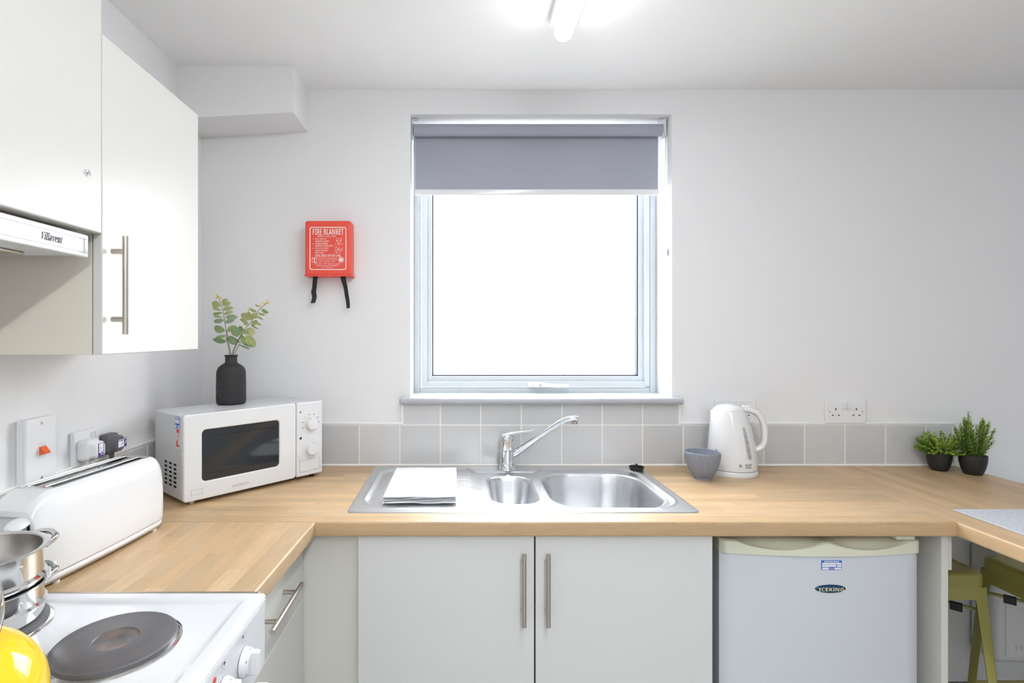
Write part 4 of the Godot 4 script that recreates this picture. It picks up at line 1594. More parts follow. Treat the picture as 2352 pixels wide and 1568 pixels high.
func kettle_skin(a: float, y: float, o: float) -> Vector3:      # point on the kettle's side, o above the surface
	var pr := [[0.022, 0.0815, 0.0755, 0.0], [0.050, 0.0800, 0.0745, 0.0], [0.090, 0.0765, 0.0715, -0.001], [0.130, 0.0715, 0.0675, -0.003], [0.165, 0.0660, 0.0625, -0.005], [0.190, 0.0605, 0.0575, -0.007]]
	for k in pr.size() - 1:
		if y <= pr[k + 1][0]:
			var f: float = (y - pr[k][0]) / (pr[k + 1][0] - pr[k][0])
			return Vector3(lerpf(pr[k][3], pr[k + 1][3], f) + cos(a) * (lerpf(pr[k][1], pr[k + 1][1], f) + o), y, sin(a) * (lerpf(pr[k][2], pr[k + 1][2], f) + o))
	return Vector3.ZERO

func build_kettle() -> void:
	var t := thing("kettle", "white plastic electric kettle with a round handle beside the ribbed cup", "kettle", at(0.957, TOP, 1.868), deg_to_rad(-14))
	var b := MB.new()
	b.loft([oval(0.080, 0.074, 0.0, 0), oval(0.0825, 0.0765, 0.003, 0), oval(0.0825, 0.0765, 0.014, 0), oval(0.079, 0.073, 0.0185, 0)], -1.0, true, true, true)
	part("power_base", b, M.white, t)
	b = MB.new()
	var rows := []
	for q in [[0.078, 0.072, 0.0195, 0.0, 0.0], [0.0815, 0.0755, 0.022, 0.0, 0.0], [0.0800, 0.0745, 0.050, 0.0, 0.0], [0.0765, 0.0715, 0.090, 0.0, -0.001], [0.0715, 0.0675, 0.130, 0.0, -0.003], [0.0660, 0.0625, 0.165, 0.0, -0.005], [0.0605, 0.0575, 0.190, 0.03, -0.007], [0.0550, 0.0530, 0.210, 0.10, -0.008], [0.0520, 0.0500, 0.219, 0.14, -0.009], [0.0500, 0.0485, 0.2195, 0.13, -0.009]]:
		rows.append(oval(q[0], q[1], q[2], q[3], 40, q[4]))
	b.loft(rows, -1.0, true, true, true)
	var bd := part("body", b, M.white, t)
	b = MB.new()
	rows = []
	for q in [[0.049, 0.219], [0.0495, 0.2235], [0.044, 0.230], [0.032, 0.2365], [0.016, 0.2405], [0.001, 0.2415]]: rows.append(oval(q[0], q[0] * 0.97, q[1], 0.04, 40, -0.009))
	b.loft(rows, -1.0)
	part("lid", b, M.white, t)
	# handle: a broad loop on the right
	b = MB.new()
	var path := curve([Vector3(0.030, 0.222, 0), Vector3(0.056, 0.2225, 0), Vector3(0.083, 0.209, 0), Vector3(0.100, 0.175, 0), Vector3(0.104, 0.135, 0), Vector3(0.097, 0.100, 0), Vector3(0.072, 0.084, 0)], 5)
	var rad := []
	for k in path.size(): rad.append(0.0105)
	b.tube(path, rad, 14, true, 1.35)
	part("handle", b, M.white, t)
	b = MB.new()
	b.rbox(Vector3(0.046, 0.2345, 0), Vector3(0.026, 0.007, 0.018), 0.003)
	part("lid_switch", b, M.white_soft, t)
	# water window on the near side with level marks
	b = MB.new()
	var g := []
	for q in [[0.062, 0.0055], [0.066, 0.0075], [0.10, 0.0078], [0.135, 0.0068], [0.166, 0.0052], [0.170, 0.0030]]:
		var y: float = q[0]
		var a0: float = 1.00 + (y - 0.06) * 1.0
		var row := []
		for k in 5:
			row.append(kettle_skin(a0 + (k - 2) / 2.0 * q[1] / 0.074, y, 0.0008))
		g.append(row)
	b.loft(g, -1.0, false)
	part("water_window", b, M.gauge, bd)
	for y in [0.072, 0.093, 0.120, 0.138]:
		b = MB.new()
		b.ball(kettle_skin(1.00 + (y - 0.06) * 1.0, y, 0.0008), 0.0016, 8)
		part("level_mark", b, M.ink, bd)
	# maker's name low on the body, round badge by the spout side
	var an := 1.12
	var fc := Basis(Vector3.UP, PI / 2 - an)
	var p := func(a: float, y: float, o: float) -> Vector3: return kettle_skin(a, y, o)
	lettering(bd, "Russell", M.sans, 0.0235, 0.0078, p.call(an, 0.0460, 0.0012), fc, M.ink)
	lettering(bd, "Hobbs", M.sans, 0.0225, 0.0072, p.call(an, 0.0375, 0.0014), fc, M.ink)
	b = MB.new()
	var ac := 1.45
	b.xf = Transform3D(Basis(Vector3.UP, PI / 2 - ac) * Basis(Vector3.RIGHT, PI / 2), p.call(ac, 0.0425, 0.0008))
	b.lathe([Vector2(0.0052, 0.0004), Vector2(0.0044, 0.0006)], 18)
	b.lathe([Vector2(0.0030, 0.0004), Vector2(0.0022, 0.0006)], 14)
	part("maker_mark", b, M.ink, bd)
	b = MB.new()
	var ab := 2.45
	b.xf = Transform3D(Basis(Vector3.UP, PI / 2 - ab) * Basis(Vector3.RIGHT, PI / 2), p.call(ab, 0.083, 0.0))
	b.lathe([Vector2(0.0, 0.0016), Vector2(0.0055, 0.0016), Vector2(0.0062, 0.0)], 18)
	part("badge", b, M.black, bd)
	b = MB.new()
	b.xf = Transform3D(Basis(Vector3.UP, PI / 2 - ab) * Basis(Vector3.RIGHT, PI / 2), p.call(ab, 0.083, 0.0018))
	b.lathe([Vector2(0.0045, 0.0), Vector2(0.0035, 0.0004)], 18)
	b.rbox(Vector3(0.001, 0, 0), Vector3(0.002, 0.0005, 0.004), 0)
	part("badge_print", b, M.label, bd)

# ---------------------------------------------------------------- ribbed cup
func build_cup() -> void:
	var t := thing("cup", "grey-blue ribbed stoneware cup standing beside the sink", "cup", at(0.8215, TOP, 1.795))
	t.scale = Vector3(0.95, 1.0, 0.95)
	var pr := [[0.029, 0.0], [0.030, 0.004], [0.029, 0.007], [0.033, 0.011], [0.0435, 0.028], [0.0525, 0.050], [0.0575, 0.070], [0.0590, 0.083], [0.0585, 0.0905]]
	var rows := []
	var n := 208
	for i in pr.size():
		var ring := []
		for k in n:
			var a := TAU * k / n
			var amp := 0.0010 * (1.0 if i > 2 and i < 8 else 0.0)
			var r: float = pr[i][0] + amp * (1.0 if k % 4 < 2 else -0.6)
			ring.append(Vector3(cos(a) * r, pr[i][1], sin(a) * r))
		rows.append(ring)
	var b := MB.new()
	b.loft(rows, -1.0, true, true, false)
	part("ribbed_wall", b, M.stoneware, t)
	b = MB.new()
	b.lathe([Vector2(0.0585, 0.0905), Vector2(0.0575, 0.0918), Vector2(0.0560, 0.0908), Vector2(0.0555, 0.080), Vector2(0.050, 0.050), Vector2(0.040, 0.026), Vector2(0.025, 0.012), Vector2(0.0, 0.010)], 64)
	part("glazed_inside", b, M.stoneware_in, t)

# ---------------------------------------------------------------- folded towel
func build_towel() -> void:
	var y0 := TOP + 0.0035
	var t := thing("tea_towel", "folded white tea towel with grey woven edges on the drainer", "towel", at(-0.110, y0 - 0.0008, 1.695))
	rng.seed = 3
	var lay := [[0.0000, 0.212, 0.338, 0.0044, 0.000, 0.004], [0.0046, 0.207, 0.336, 0.0042, 0.001, 0.001], [0.0090, 0.211, 0.334, 0.0042, -0.001, -0.001], [0.0134, 0.208, 0.332, 0.0048, 0.000, -0.003]]
	for k in 4:
		var q: Array = lay[k]
		var rings := []
		var nx := 24
		for i in nx + 1:
			var x: float = (i / float(nx) - 0.5) * q[1]
			var wob := 0.0012 * sin(x * 60.0 + k * 1.7) + 0.0008 * sin(x * 140.0 + k)
			var rr := []
			var hz: float = q[2] / 2
			var th: float = q[3]
			for v in rrect(hz + wob, th / 2, th * 0.46, 4):
				var sag := 0.0009 * sin(x * 45.0 + v.x * 20.0 + k * 2.0)
				rr.append(Vector3(x + q[4], q[0] + th / 2 + v.y + sag, v.x + q[5]))
			rings.append(rr)
		var b := MB.new()
		b.loft(rings, 1.0, true, true, true)
		part("folded_layer", b, M.linen if k in [0, 3] else M.linen_grey, t)
	var h := MB.new()                                  # grey woven hem lines along the fold
	for q in [[0.0022, 0.1745], [0.0068, 0.1710], [0.0112, 0.1675], [0.0135, 0.1660]]:
		var path := []
		for i in 15:
			var x := (i / 14.0 - 0.5) * 0.202
			path.append(Vector3(x, q[0] + 0.0008 * sin(x * 45.0 + q[0] * 500.0), q[1] + 0.0009 * sin(x * 60.0 + q[0] * 400.0)))
		h.tube(path, 0.0007, 6)
	part("woven_hem", h, M.linen_dark, t)

# ---------------------------------------------------------------- sockets, switch, plugs
func plate(parent: Node3D, w: float, h: float, m: Material, depth := 0.010) -> void:
	var b := MB.new()
	b.rbox(Vector3(0, 0, depth / 2), Vector3(w, h, depth), 0.003, 2)
	part("face_plate", b, m, parent)

func socket(label: String, pos: Vector3, turn: float) -> Node3D:
	var t := thing("double_socket", label, "socket", pos, turn, "double wall sockets")
	plate(t, 0.147, 0.086, M.white_soft, 0.012)
	for s in [-1.0, 1.0]:
		var b := MB.new()
		b.xf = Transform3D(Basis(Vector3.RIGHT, -0.10), Vector3(s * 0.0072, 0.022, 0.0125))
		b.rbox(Vector3.ZERO, Vector3(0.0125, 0.024, 0.005), 0.001)
		part("rocker", b, M.white, t)
		b = MB.new()
		for q in [[0.0, 0.009, 0.004, 0.008], [-0.011, -0.013, 0.0065, 0.004], [0.011, -0.013, 0.0065, 0.004]]:
			b.rbox(Vector3(s * 0.038 + q[0], q[1], 0.0120), Vector3(q[2], q[3], 0.0006), 0)
		part("pin_holes", b, M.ink, t)
		b = MB.new()
		b.xf = Transform3D(Basis(Vector3.RIGHT, PI / 2), Vector3(s * 0.060, 0.0, 0.0118))
		b.lathe([Vector2(0.0, 0.0006), Vector2(0.0022, 0.0008), Vector2(0.0032, 0.0)], 12)
		part("screw", b, M.nickel, t)
	return t

func build_sockets() -> void:
	socket("white double wall socket with empty pin holes, right of the kettle", at(1.429, 1.110, WALL), 0.0)
	socket("white double wall socket half hidden behind the kettle", at(1.022, 1.110, WALL), 0.0)
	var turn := PI / 2
	socket("white double wall socket with two plugs pushed in", at(LEFT, 1.111, 1.378), turn)
	# cooker switch: surface box, tall plate, orange rocker
	var t := thing("cooker_switch", "tall white cooker switch with an orange rocker on the left wall", "switch", at(LEFT, 1.1375, 1.1875), turn)
	var b := MB.new()
	b.rbox(Vector3(0, 0, 0.008), Vector3(0.083, 0.143, 0.016), 0.003)
	part("back_box", b, M.white_soft, t)
	b = MB.new()
	b.rbox(Vector3(0, 0, 0.0205), Vector3(0.086, 0.146, 0.009), 0.003, 2)
	part("face_plate", b, M.white_soft, t)
	b = MB.new()
	b.rbox(Vector3(0, 0.0, 0.0252), Vector3(0.019, 0.034, 0.0012), 0.0005)
	part("rocker_frame", b, M.white, t)
	b = MB.new()
	b.xf = Transform3D(Basis(Vector3(0, 0, 1), Vector3(0, 1, 0), Vector3(-1, 0, 0)), Vector3.ZERO)
	b.prism([Vector2(0.024, 0.009), Vector2(0.028, 0.0085), Vector2(0.038, -0.004), Vector2(0.037, -0.007), Vector2(0.024, -0.010)], -0.0085, 0.0085)
	part("rocker", b, M.orange, t)
	for y in [0.060, -0.060]:
		b = MB.new()
		b.xf = Transform3D(Basis(Vector3.RIGHT, PI / 2), Vector3(0, y, 0.025))
		b.lathe([Vector2(0.0, 0.0008), Vector2(0.0025, 0.001), Vector2(0.0036, 0.0)], 12)
		part("screw", b, M.nickel, t)
	# plugs
	for q in [["white plug with an upright purple test tag in the socket", M.white_soft, 1.339, 0], ["grey plug with a purple test tag and ribbed cord grip", M.grey_plug, 1.416, 1]]:
		var p := thing("mains_plug", q[0], "plug", at(LEFT + 0.012, 1.106, q[2]), turn, "plugs in the left wall socket")
		b = MB.new()
		var rings := []
		for r in [[0.001, 0.0245, 0.0255], [0.008, 0.0255, 0.0265], [0.022, 0.0250, 0.0260], [0.026, 0.0220, 0.0235], [0.029, 0.0185, 0.0215], [0.040, 0.0175, 0.0205], [0.0435, 0.0150, 0.0180]]:
			var ring := []
			for v in rrect(r[1], r[2], 0.010, 4): ring.append(Vector3(v.x, v.y, r[0]))
			rings.append(ring)
		b.loft(rings, 1.0, true, true, true)
		part("plug_body", b, q[1], p)
		b = MB.new()
		for k in 7:
			var r := 0.0065 - 0.0003 * k
			b.lathe([Vector2(r, -0.025 - k * 0.0045), Vector2(r, -0.0225 - k * 0.0045)], 14, 1, 1, Vector3(0, 0, 0.020), 2.0)
			b.lathe([Vector2(0.0, -0.025 - k * 0.0045), Vector2(r, -0.025 - k * 0.0045)], 14, 1, 1, Vector3(0, 0, 0.020), 2.0)
		b.tube(curve([Vector3(0, -0.020, 0.020), Vector3(0, -0.06, 0.020), Vector3(0.004, -0.10, 0.018), Vector3(0.02, -0.155, 0.012), Vector3(0.04, -0.185, 0.016)], 5), 0.0036, 10)
		part("cord", b, q[1], p)
		# test tag
		b = MB.new()
		var w := 0.0115 if q[3] == 0 else 0.0185
		var h := 0.0175 if q[3] == 0 else 0.0115
		var ox := 0.0 if q[3] == 0 else 0.006
		b.rbox(Vector3(ox, 0.0, 0.0440), Vector3(w * 2, h * 2, 0.0006), 0)
		var tg := part("test_tag", b, M.purple, p)
		b = MB.new()
		if q[3] == 0:
			b.rbox(Vector3(-0.0015, 0.0045, 0.0445), Vector3(0.0150, 0.0235, 0.0003), 0)
			b.rbox(Vector3(0.0088, 0.0, 0.0445), Vector3(0.0016, 0.031, 0.0003), 0)
		else:
			b.rbox(Vector3(ox - 0.0045, -0.0015, 0.0445), Vector3(0.0245, 0.0165, 0.0003), 0)
			b.rbox(Vector3(ox, 0.0095, 0.0445), Vector3(0.033, 0.0016, 0.0003), 0)
		part("tag_panel", b, M.label, tg)
		b = MB.new()
		var c0 := Vector3(-0.0005, -0.0125, 0.0447) if q[3] == 0 else Vector3(ox + 0.0132, -0.001, 0.0447)
		if q[3] == 0:
			b.tube([c0 + Vector3(0.004, 0.0015, 0), c0 + Vector3(-0.003, 0.0, 0), c0 + Vector3(0.0005, 0.0035, 0)], 0.0008, 6)
		else:
			b.tube([c0 + Vector3(-0.003, 0.001, 0), c0 + Vector3(-0.001, -0.003, 0), c0 + Vector3(0.003, 0.0055, 0)], 0.0008, 6)
		part("tick", b, M.label, tg)
		b = MB.new()
		rng.seed = 31 + q[3]
		for k in 9:
			var a := Vector3(rng.randf_range(-0.005, 0.003), rng.randf_range(-0.006, 0.006), 0.0449) + Vector3(0.0 if q[3] == 0 else ox + 0.002, 0.001, 0)
			b.tube([a, a + Vector3(rng.randf_range(-0.003, 0.003), rng.randf_range(-0.003, 0.003), 0)], 0.0005, 4)
		part("handwriting", b, M.ink, tg)

# ---------------------------------------------------------------- pans
func pan(called: String, label: String, c: Vector3, r: float, h: float, base: float) -> void:
	var t := thing(called, label, "pan", c)
	var b := MB.new()
	b.lathe([Vector2(0.0, 0.0), Vector2(r - 0.008, 0.0), Vector2(r - 0.002, 0.003), Vector2(r - 0.001, base - 0.004), Vector2(r + 0.0015, base), Vector2(r + 0.0015, base + 0.003), Vector2(r - 0.003, base + 0.007), Vector2(r - 0.003, h - 0.004), Vector2(r + 0.001, h - 0.0015), Vector2(r + 0.0055, h), Vector2(r + 0.0060, h + 0.0012), Vector2(r + 0.003, h + 0.0020), Vector2(r - 0.005, h)], 72)
	part("body", b, M.polished, t)
	b = MB.new()
	b.lathe([Vector2(r - 0.005, h), Vector2(r - 0.006, base + 0.012), Vector2(r - 0.016, base), Vector2(0.0, base - 0.001)], 72)
	part("inside", b, M.pan_inside, t)
	for s in [1.12, PI + 1.12]:
		b = MB.new()
		b.xf = Transform3D(Basis(Vector3.UP, s), Vector3.ZERO)
		b.tube(curve([Vector3(r - 0.006, h - 0.012, -0.027), Vector3(r + 0.010, h - 0.004, -0.026), Vector3(r + 0.016, h - 0.001, -0.013), Vector3(r + 0.018, h, 0.0), Vector3(r + 0.016, h - 0.001, 0.013), Vector3(r + 0.010, h - 0.004, 0.026), Vector3(r - 0.006, h - 0.012, 0.027)], 4), 0.0056, 12)
		part("handle", b, M.polished, t)
	b = MB.new()
	for a in [2.2, 2.9, -0.2]:
		b.ball(Vector3(cos(a) * (r - 0.006), h - 0.018, -sin(a) * (r - 0.006)), 0.0045, 12)
	part("rivet", b, M.chrome, t)

func build_pans() -> void:
	pan("saucepan", "lower polished steel pan standing on the rear hotplate", at(-0.782, 0.9235, 0.872), 0.088, 0.057, 0.020)
	pan("steamer_pan", "upper polished steel pan stacked on the lower one", at(-0.782, 0.9830, 0.872), 0.088, 0.056, 0.006)

func build_yellow_kettle() -> void:
	var t := thing("stove_kettle", "glossy yellow stove kettle with a steel loop handle on the front hotplate", "kettle", at(-0.550, 0.9235, 0.570))
	var b := MB.new()
	var pr := [Vector2(0.0, 0.0), Vector2(0.080, 0.0), Vector2(0.088, 0.004)]
	for i in 15:
		var a := deg_to_rad(lerpf(-38, 86, i / 14.0))
		pr.append(Vector2(0.092 * cos(a), 0.068 + 0.082 * sin(a)))
	pr.append(Vector2(0.0, 0.1502))
	b.lathe(pr, 72, 1, 1, Vector3.ZERO, 0.5)
	part("body", b, M.yellow, t)
	b = MB.new()
	b.lathe([Vector2(0.036, 0.141), Vector2(0.034, 0.149), Vector2(0.020, 0.154), Vector2(0.008, 0.156), Vector2(0.007, 0.165), Vector2(0.011, 0.171), Vector2(0.008, 0.178), Vector2(0.0, 0.179)], 40)
	part("lid", b, M.yellow, t)
	b = MB.new()
	b.tube(curve([Vector3(0.050, 0.130, 0.012), Vector3(0.058, 0.155, 0.012), Vector3(0.062, 0.185, 0.010), Vector3(0.046, 0.220, 0.005), Vector3(0.0, 0.236, 0.0), Vector3(-0.046, 0.220, -0.005), Vector3(-0.062, 0.185, -0.010), Vector3(-0.058, 0.155, -0.012), Vector3(-0.050, 0.130, -0.012)], 5), 0.0100, 16)
	part("handle", b, M.polished, t)
	b = MB.new()
	b.tube([Vector3(-0.075, 0.085, 0.02), Vector3(-0.105, 0.115, 0.03), Vector3(-0.125, 0.145, 0.035)], [0.024, 0.017, 0.014], 20)
	part("spout", b, M.yellow, t)

# ---------------------------------------------------------------- stools, heater, placemat
func stool(label: String, c: Vector3) -> void:
	var t := thing("bar_stool", label, "stool", c, 0.0, "olive metal stools")
	var H := 0.66
	var hs := 0.150
	var b := MB.new()
	var rings := []
	for q in [[hs - 0.001, 0.030, 0.0], [hs, 0.034, 0.028], [hs - 0.002, 0.034, 0.034], [hs - 0.008, 0.032, 0.040], [hs - 0.020, 0.028, 0.042], [hs - 0.026, 0.026, 0.0395]]:
		var ring := []
		for v in rrect(q[0], q[0], q[1], 6): ring.append(Vector3(v.x, H - 0.042 + q[2], v.y))
		rings.append(ring)
	b.loft(rings, 1.0, true, false, true)
	part("seat", b, M.olive, t)
	b = MB.new()
	rings = []
	for q in [[hs + 0.004, -0.038], [hs + 0.0005, 0.0], [hs - 0.004, 0.004]]:
		var ring := []
		for v in rrect(q[0], q[0], 0.034, 6): ring.append(Vector3(v.x, H - 0.043 + q[1], v.y))
		rings.append(ring)
	b.loft(rings, 1.0, true)
	part("apron", b, M.olive, t)
	var feet := []
	for q in [[-1.0, -1.0], [1.0, -1.0], [1.0, 1.0], [-1.0, 1.0]]:
		b = MB.new()
		# tapering angle-section leg
		var rows := []
		for s in [[H - 0.045, hs + 0.0005, 0.052], [H - 0.09, hs + 0.003, 0.043], [0.35, hs + 0.016, 0.036], [0.006, hs + 0.033, 0.030]]:
			var e: float = s[1]
			var w: float = s[2]
			var ring := []
			for v in [Vector2(0, -w), Vector2(0, -0.012), Vector2(-0.004, -0.004), Vector2(-0.012, 0), Vector2(-w, 0), Vector2(-w, -0.003), Vector2(-0.013, -0.004), Vector2(-0.004, -0.013), Vector2(-0.003, -w)]:
				ring.append(Vector3(q[0] * (e + v.x), s[0], q[1] * (e + v.y)))
			rows.append(ring)
		b.loft(rows, -1.0 * q[0] * q[1], true, true, true)
		var lg := part("leg", b, M.olive, t)
		b = MB.new()
		b.rbox(Vector3(q[0] * (hs + 0.018), 0.008, q[1] * (hs + 0.018)), Vector3(0.034, 0.016, 0.034), 0.004)
		part("foot_cap", b, M.rubber, lg)
	var e := hs + 0.014
	for q in [[Vector3(-e, 0.215, -e), Vector3(e, 0.215, -e)], [Vector3(e, 0.215, -e), Vector3(e, 0.215, e)], [Vector3(e, 0.215, e), Vector3(-e, 0.215, e)], [Vector3(-e, 0.215, e), Vector3(-e, 0.215, -e)]]:
		b = MB.new()
		b.tube([q[0], q[1]], 0.010, 12)
		part("foot_rail", b, M.olive, t)
	var f := hs - 0.002
	for s in [1.0, -1.0]:
		b = MB.new()
		var a := Vector3(-f * s, 0.543 - 0.006 * s, -f)
		var z := Vector3(f * s, 0.543 - 0.006 * s, f)
		b.tube([a, z], 0.0055, 10)
		var br := part("brace", b, M.olive, t)
		var d := (z - a).normalized()
		for k in [0.17, 0.83]:
			b = MB.new()
			var m := a.lerp(z, k)
			b.xf = Transform3D(Basis.looking_at(d), m - Vector3(0, 0.006, 0))
			b.rbox(Vector3.ZERO, Vector3(0.012, 0.026, 0.030), 0.002)
			part("rubber_clip", b, M.rubber, br)

func build_stools() -> void:
	stool("olive green metal stool tucked in beside the end panel", at(1.485, 0.0, 1.795))
	stool("olive green metal stool under the breakfast bar in front of the white heater", at(1.893, 0.0, 1.640))
	var t := thing("panel_heater", "white wall heater low on the wall behind the green stools", "heater", at(2.20, 0.235, WALL))
	var b := MB.new()
	b.rbox(Vector3(0, 0.30, 0.050), Vector3(0.62, 0.60, 0.100), 0.020, 3)
	part("casing", b, M.white_soft, t)
	b = MB.new()
	b.rbox(Vector3(0, 0.30, 0.1005), Vector3(0.55, 0.55, 0.004), 0.002)
	part("front_panel", b, M.white_soft, t)
	b = MB.new()
	for k in 9: b.rbox(Vector3(-0.20 + 0.05 * k, 0.6, 0.05), Vector3(0.035, 0.003, 0.05), 0.001)
	part("outlet_grille", b, M.ink_soft, t)
	var q := px(2347, 1488, WALL - 0.105) - t.position
	b = MB.new()
	b.rbox(Vector3(q.x + 0.012, q.y, 0.1035), Vector3(0.06, 0.022, 0.0008), 0)
	var s := part("sticker", b, M.label, t)
	lettering(s, "C", M.bold, 0.007, 0.009, Vector3(q.x, q.y, 0.1042), Basis.IDENTITY, M.red_ink)

func build_placemat() -> void:
	var t := thing("placemat", "light grey felt placemat on the breakfast bar", "placemat", at(1.362, TOP, 1.471))
	var b := MB.new()
	b.rbox(Vector3(0.215, 0.0022, 0.155), Vector3(0.43, 0.0040, 0.31), 0.0014)
	part("felt_sheet", b, M.felt, t)

# ---------------------------------------------------------------- vase and sprigs
func build_vase() -> void:
	var y := 0.922 + 0.2445
	var D := 1.752
	var t := thing("vase", "matte black bottle vase on top of the microwave", "vase", at(-0.744, y, D), deg_to_rad(30))
	var b := MB.new()
	b.lathe([Vector2(0.0, 0.0), Vector2(0.040, 0.0), Vector2(0.0445, 0.004), Vector2(0.0460, 0.012), Vector2(0.0458, 0.070), Vector2(0.0452, 0.102), Vector2(0.0435, 0.112), Vector2(0.038, 0.122), Vector2(0.028, 0.130), Vector2(0.0200, 0.1345), Vector2(0.0182, 0.139), Vector2(0.0182, 0.154), Vector2(0.0190, 0.1565), Vector2(0.0215, 0.1585), Vector2(0.0215, 0.1605), Vector2(0.0150, 0.1605), Vector2(0.0145, 0.10)], 56, 1.0, 0.86)
	part("body", b, M.matte_black, t)
	b = MB.new()
	rng.seed = 12
	for k in 14:
		var a := -2.35 - rng.randf() * 0.45
		var yy := 0.028 + rng.randf() * 0.045
		var p := []
		for i in 4:
			a += rng.randf_range(-0.04, 0.05)
			yy += rng.randf_range(-0.003, 0.004)
			p.append(Vector3(cos(a) * 0.0459, yy, -sin(a) * 0.0459 * 0.86))
		b.tube(p, 0.00022, 4)
	part("scuff", b, M.ink_soft, t).set_meta("kind", "stuff")
	# eucalyptus sprigs traced in the plane of the vase, leaves leaning in and out of it
	var sc := 170.0 / 1616.0
	var Z := func(u: float, v: float, dd: float) -> Vector3: return px(470 + u * sc, 665 + v * sc, D + dd)
	var mouth := y + 0.1
	var specs := [
		["two-stemmed eucalyptus sprig standing upright in the black vase", [[[548, 1420], [500, 1140], [470, 910], [430, 640], [390, 420], [320, 220], [250, 90]], [[572, 1420], [525, 1150], [490, 930], [470, 890]]],
			[[345, 330, 155, 300, 62, 1], [360, 340, 172, 385, 34, 3], [375, 300, 500, 205, 45, 1], [385, 330, 560, 290, 50, 3], [375, 455, 180, 410, 26, 1], [400, 440, 620, 395, 42, 1], [395, 500, 170, 540, 30, 0], [420, 540, 615, 480, 38, 1], [390, 605, 190, 580, 22, 0], [450, 610, 720, 600, 52, 4], [430, 660, 195, 700, 45, 4], [440, 720, 645, 660, 42, 4], [450, 890, 205, 830, 74, 0], [490, 900, 690, 800, 56, 0], [490, 1130, 175, 1085, 52, 2], [480, 1000, 240, 1050, 34, 0], [455, 1070, 640, 1085, 52, 2]],
			[[260, 110], [290, 140], [255, 180], [350, 185], [300, 165]]],
		["leaning eucalyptus sprig with a yellow budded tip in the black vase", [[[600, 1420], [680, 1200], [850, 900], [960, 770], [1050, 650], [1150, 500], [1240, 390], [1390, 270]], [[622, 1420], [700, 1200], [770, 1060], [880, 890]], [[650, 1420], [745, 1220], [790, 1130]]],
			[[1050, 650, 790, 540, 66, 3], [1060, 640, 925, 490, 56, 1], [1060, 620, 1140, 510, 66, 3], [1030, 700, 1130, 750, 86, 1], [960, 740, 770, 635, 32, 0], [950, 770, 845, 745, 18, 0], [1030, 770, 1170, 860, 17, 0], [1110, 700, 1235, 775, 24, 1], [1140, 580, 1275, 655, 20, 0], [1160, 510, 1320, 555, 22, 0], [1140, 480, 985, 420, 26, 1], [1190, 380, 1105, 320, 14, 0], [1240, 430, 1390, 510, 38, 0], [880, 900, 1100, 945, 88, 3], [880, 960, 750, 800, 62, 0], [770, 990, 650, 820, 68, 2], [740, 1030, 590, 870, 58, 0], [980, 965, 740, 870, 45, 0], [780, 980, 1010, 1200, 52, 0], [900, 1010, 1105, 1235, 84, 1], [760, 1050, 1010, 1215, 45, 0], [740, 1195, 990, 1300, 17, 2], [700, 1180, 540, 1010, 46, 2], [700, 1200, 540, 1140, 32, 2], [800, 1130, 1060, 1250, 36, 2], [640, 1050, 760, 1150, 34, 2]],
			[[1200, 350], [1245, 375], [1270, 305], [1320, 310], [1360, 255], [1390, 290], [965, 440], [990, 410], [950, 485], [1230, 395]]]]
	rng.seed = 40
	for s in specs:
		var root := thing("eucalyptus_sprig", s[0], "sprig", at(-0.744, y + 0.12, D), 0.0, "sprigs in the black vase")
		var o := root.position
		for st in s[1]:
			var pts := [o + Vector3(rng.randf_range(-0.006, 0.006), -0.02, 0)]
			for q in st: pts.append(Z.call(float(q[0]), float(q[1]), 0.0))
			for k in pts.size(): pts[k] -= o
			b = MB.new()
			var path := curve(pts, 3)
			var rad := []
			for k in path.size(): rad.append(lerpf(0.0013, 0.0008, k / float(path.size())))
			b.tube(path, rad, 6)
			part("stem", b, M.stem, root)
		for q in s[2]:
			var dd := rng.randf_range(-0.010, 0.012)
			var p0: Vector3 = Z.call(float(q[0]), float(q[1]), 0.0)
			var p1: Vector3 = Z.call(float(q[2]), float(q[3]), dd)
			part("leaf", leaf(p0 - o, p1 - o, q[4] * sc * D / FPX * 0.5 * 2.15, rng), M.leaves[q[5]], root)
		for q in s[3]:
			b = MB.new()
			var p: Vector3 = Z.call(float(q[0]), float(q[1]), rng.randf_range(-0.004, 0.004)) - o
			var dir := Vector3(rng.randf_range(-1, 1), rng.randf_range(0.2, 1), rng.randf_range(-0.5, 0.5)).normalized()
			b.tube([p - dir * 0.0045, p - dir * 0.001, p + dir * 0.002, p + dir * 0.005], [0.0004, 0.0020, 0.0018, 0.0002], 6)
			b.tube([p - dir * 0.0045, p - dir * 0.0045 + Vector3(0, -0.005, 0)], 0.0004, 4)
			part("bud", b, M.bud, root)

# oval leaf from stalk to tip: two-sided sheet with thickness, cupped along its midrib
func leaf(a: Vector3, z: Vector3, hw: float, r: RandomNumberGenerator) -> MB:
	var ax := z - a
	var ln := ax.length()
	var d := ax / ln
	var side := d.cross(Vector3(0, 0, 1)).normalized()
	side = (side + Vector3(0, 0, 1) * r.randf_range(-0.35, 0.35)).normalized()
	side = (side - d * side.dot(d)).normalized()
	var up := side.cross(d).normalized()
	var wd := [0.08, 0.66, 0.96, 1.02, 0.98, 0.76, 0.22]
	var rows := []
	for i in 7:
		var f := i / 6.0
		var bend := up * (0.10 * ln * sin(f * PI)) - up * (0.04 * ln * f)
		var row := []
		for k in 5:
			var e := (k - 2) / 2.0
			row.append(a + ax * f + bend + side * hw * wd[i] * e + up * (absf(e) * hw * wd[i] * 0.18))
		rows.append(row)
	var b := MB.new()
	b.loft(rows, 1.0, false)
	var back := []
	for row in rows:
		var n := []
		for k in 5: n.append(row[4 - k] - up * 0.0003)
		back.append(n)
	b.loft(back, 1.0, false)
	return b

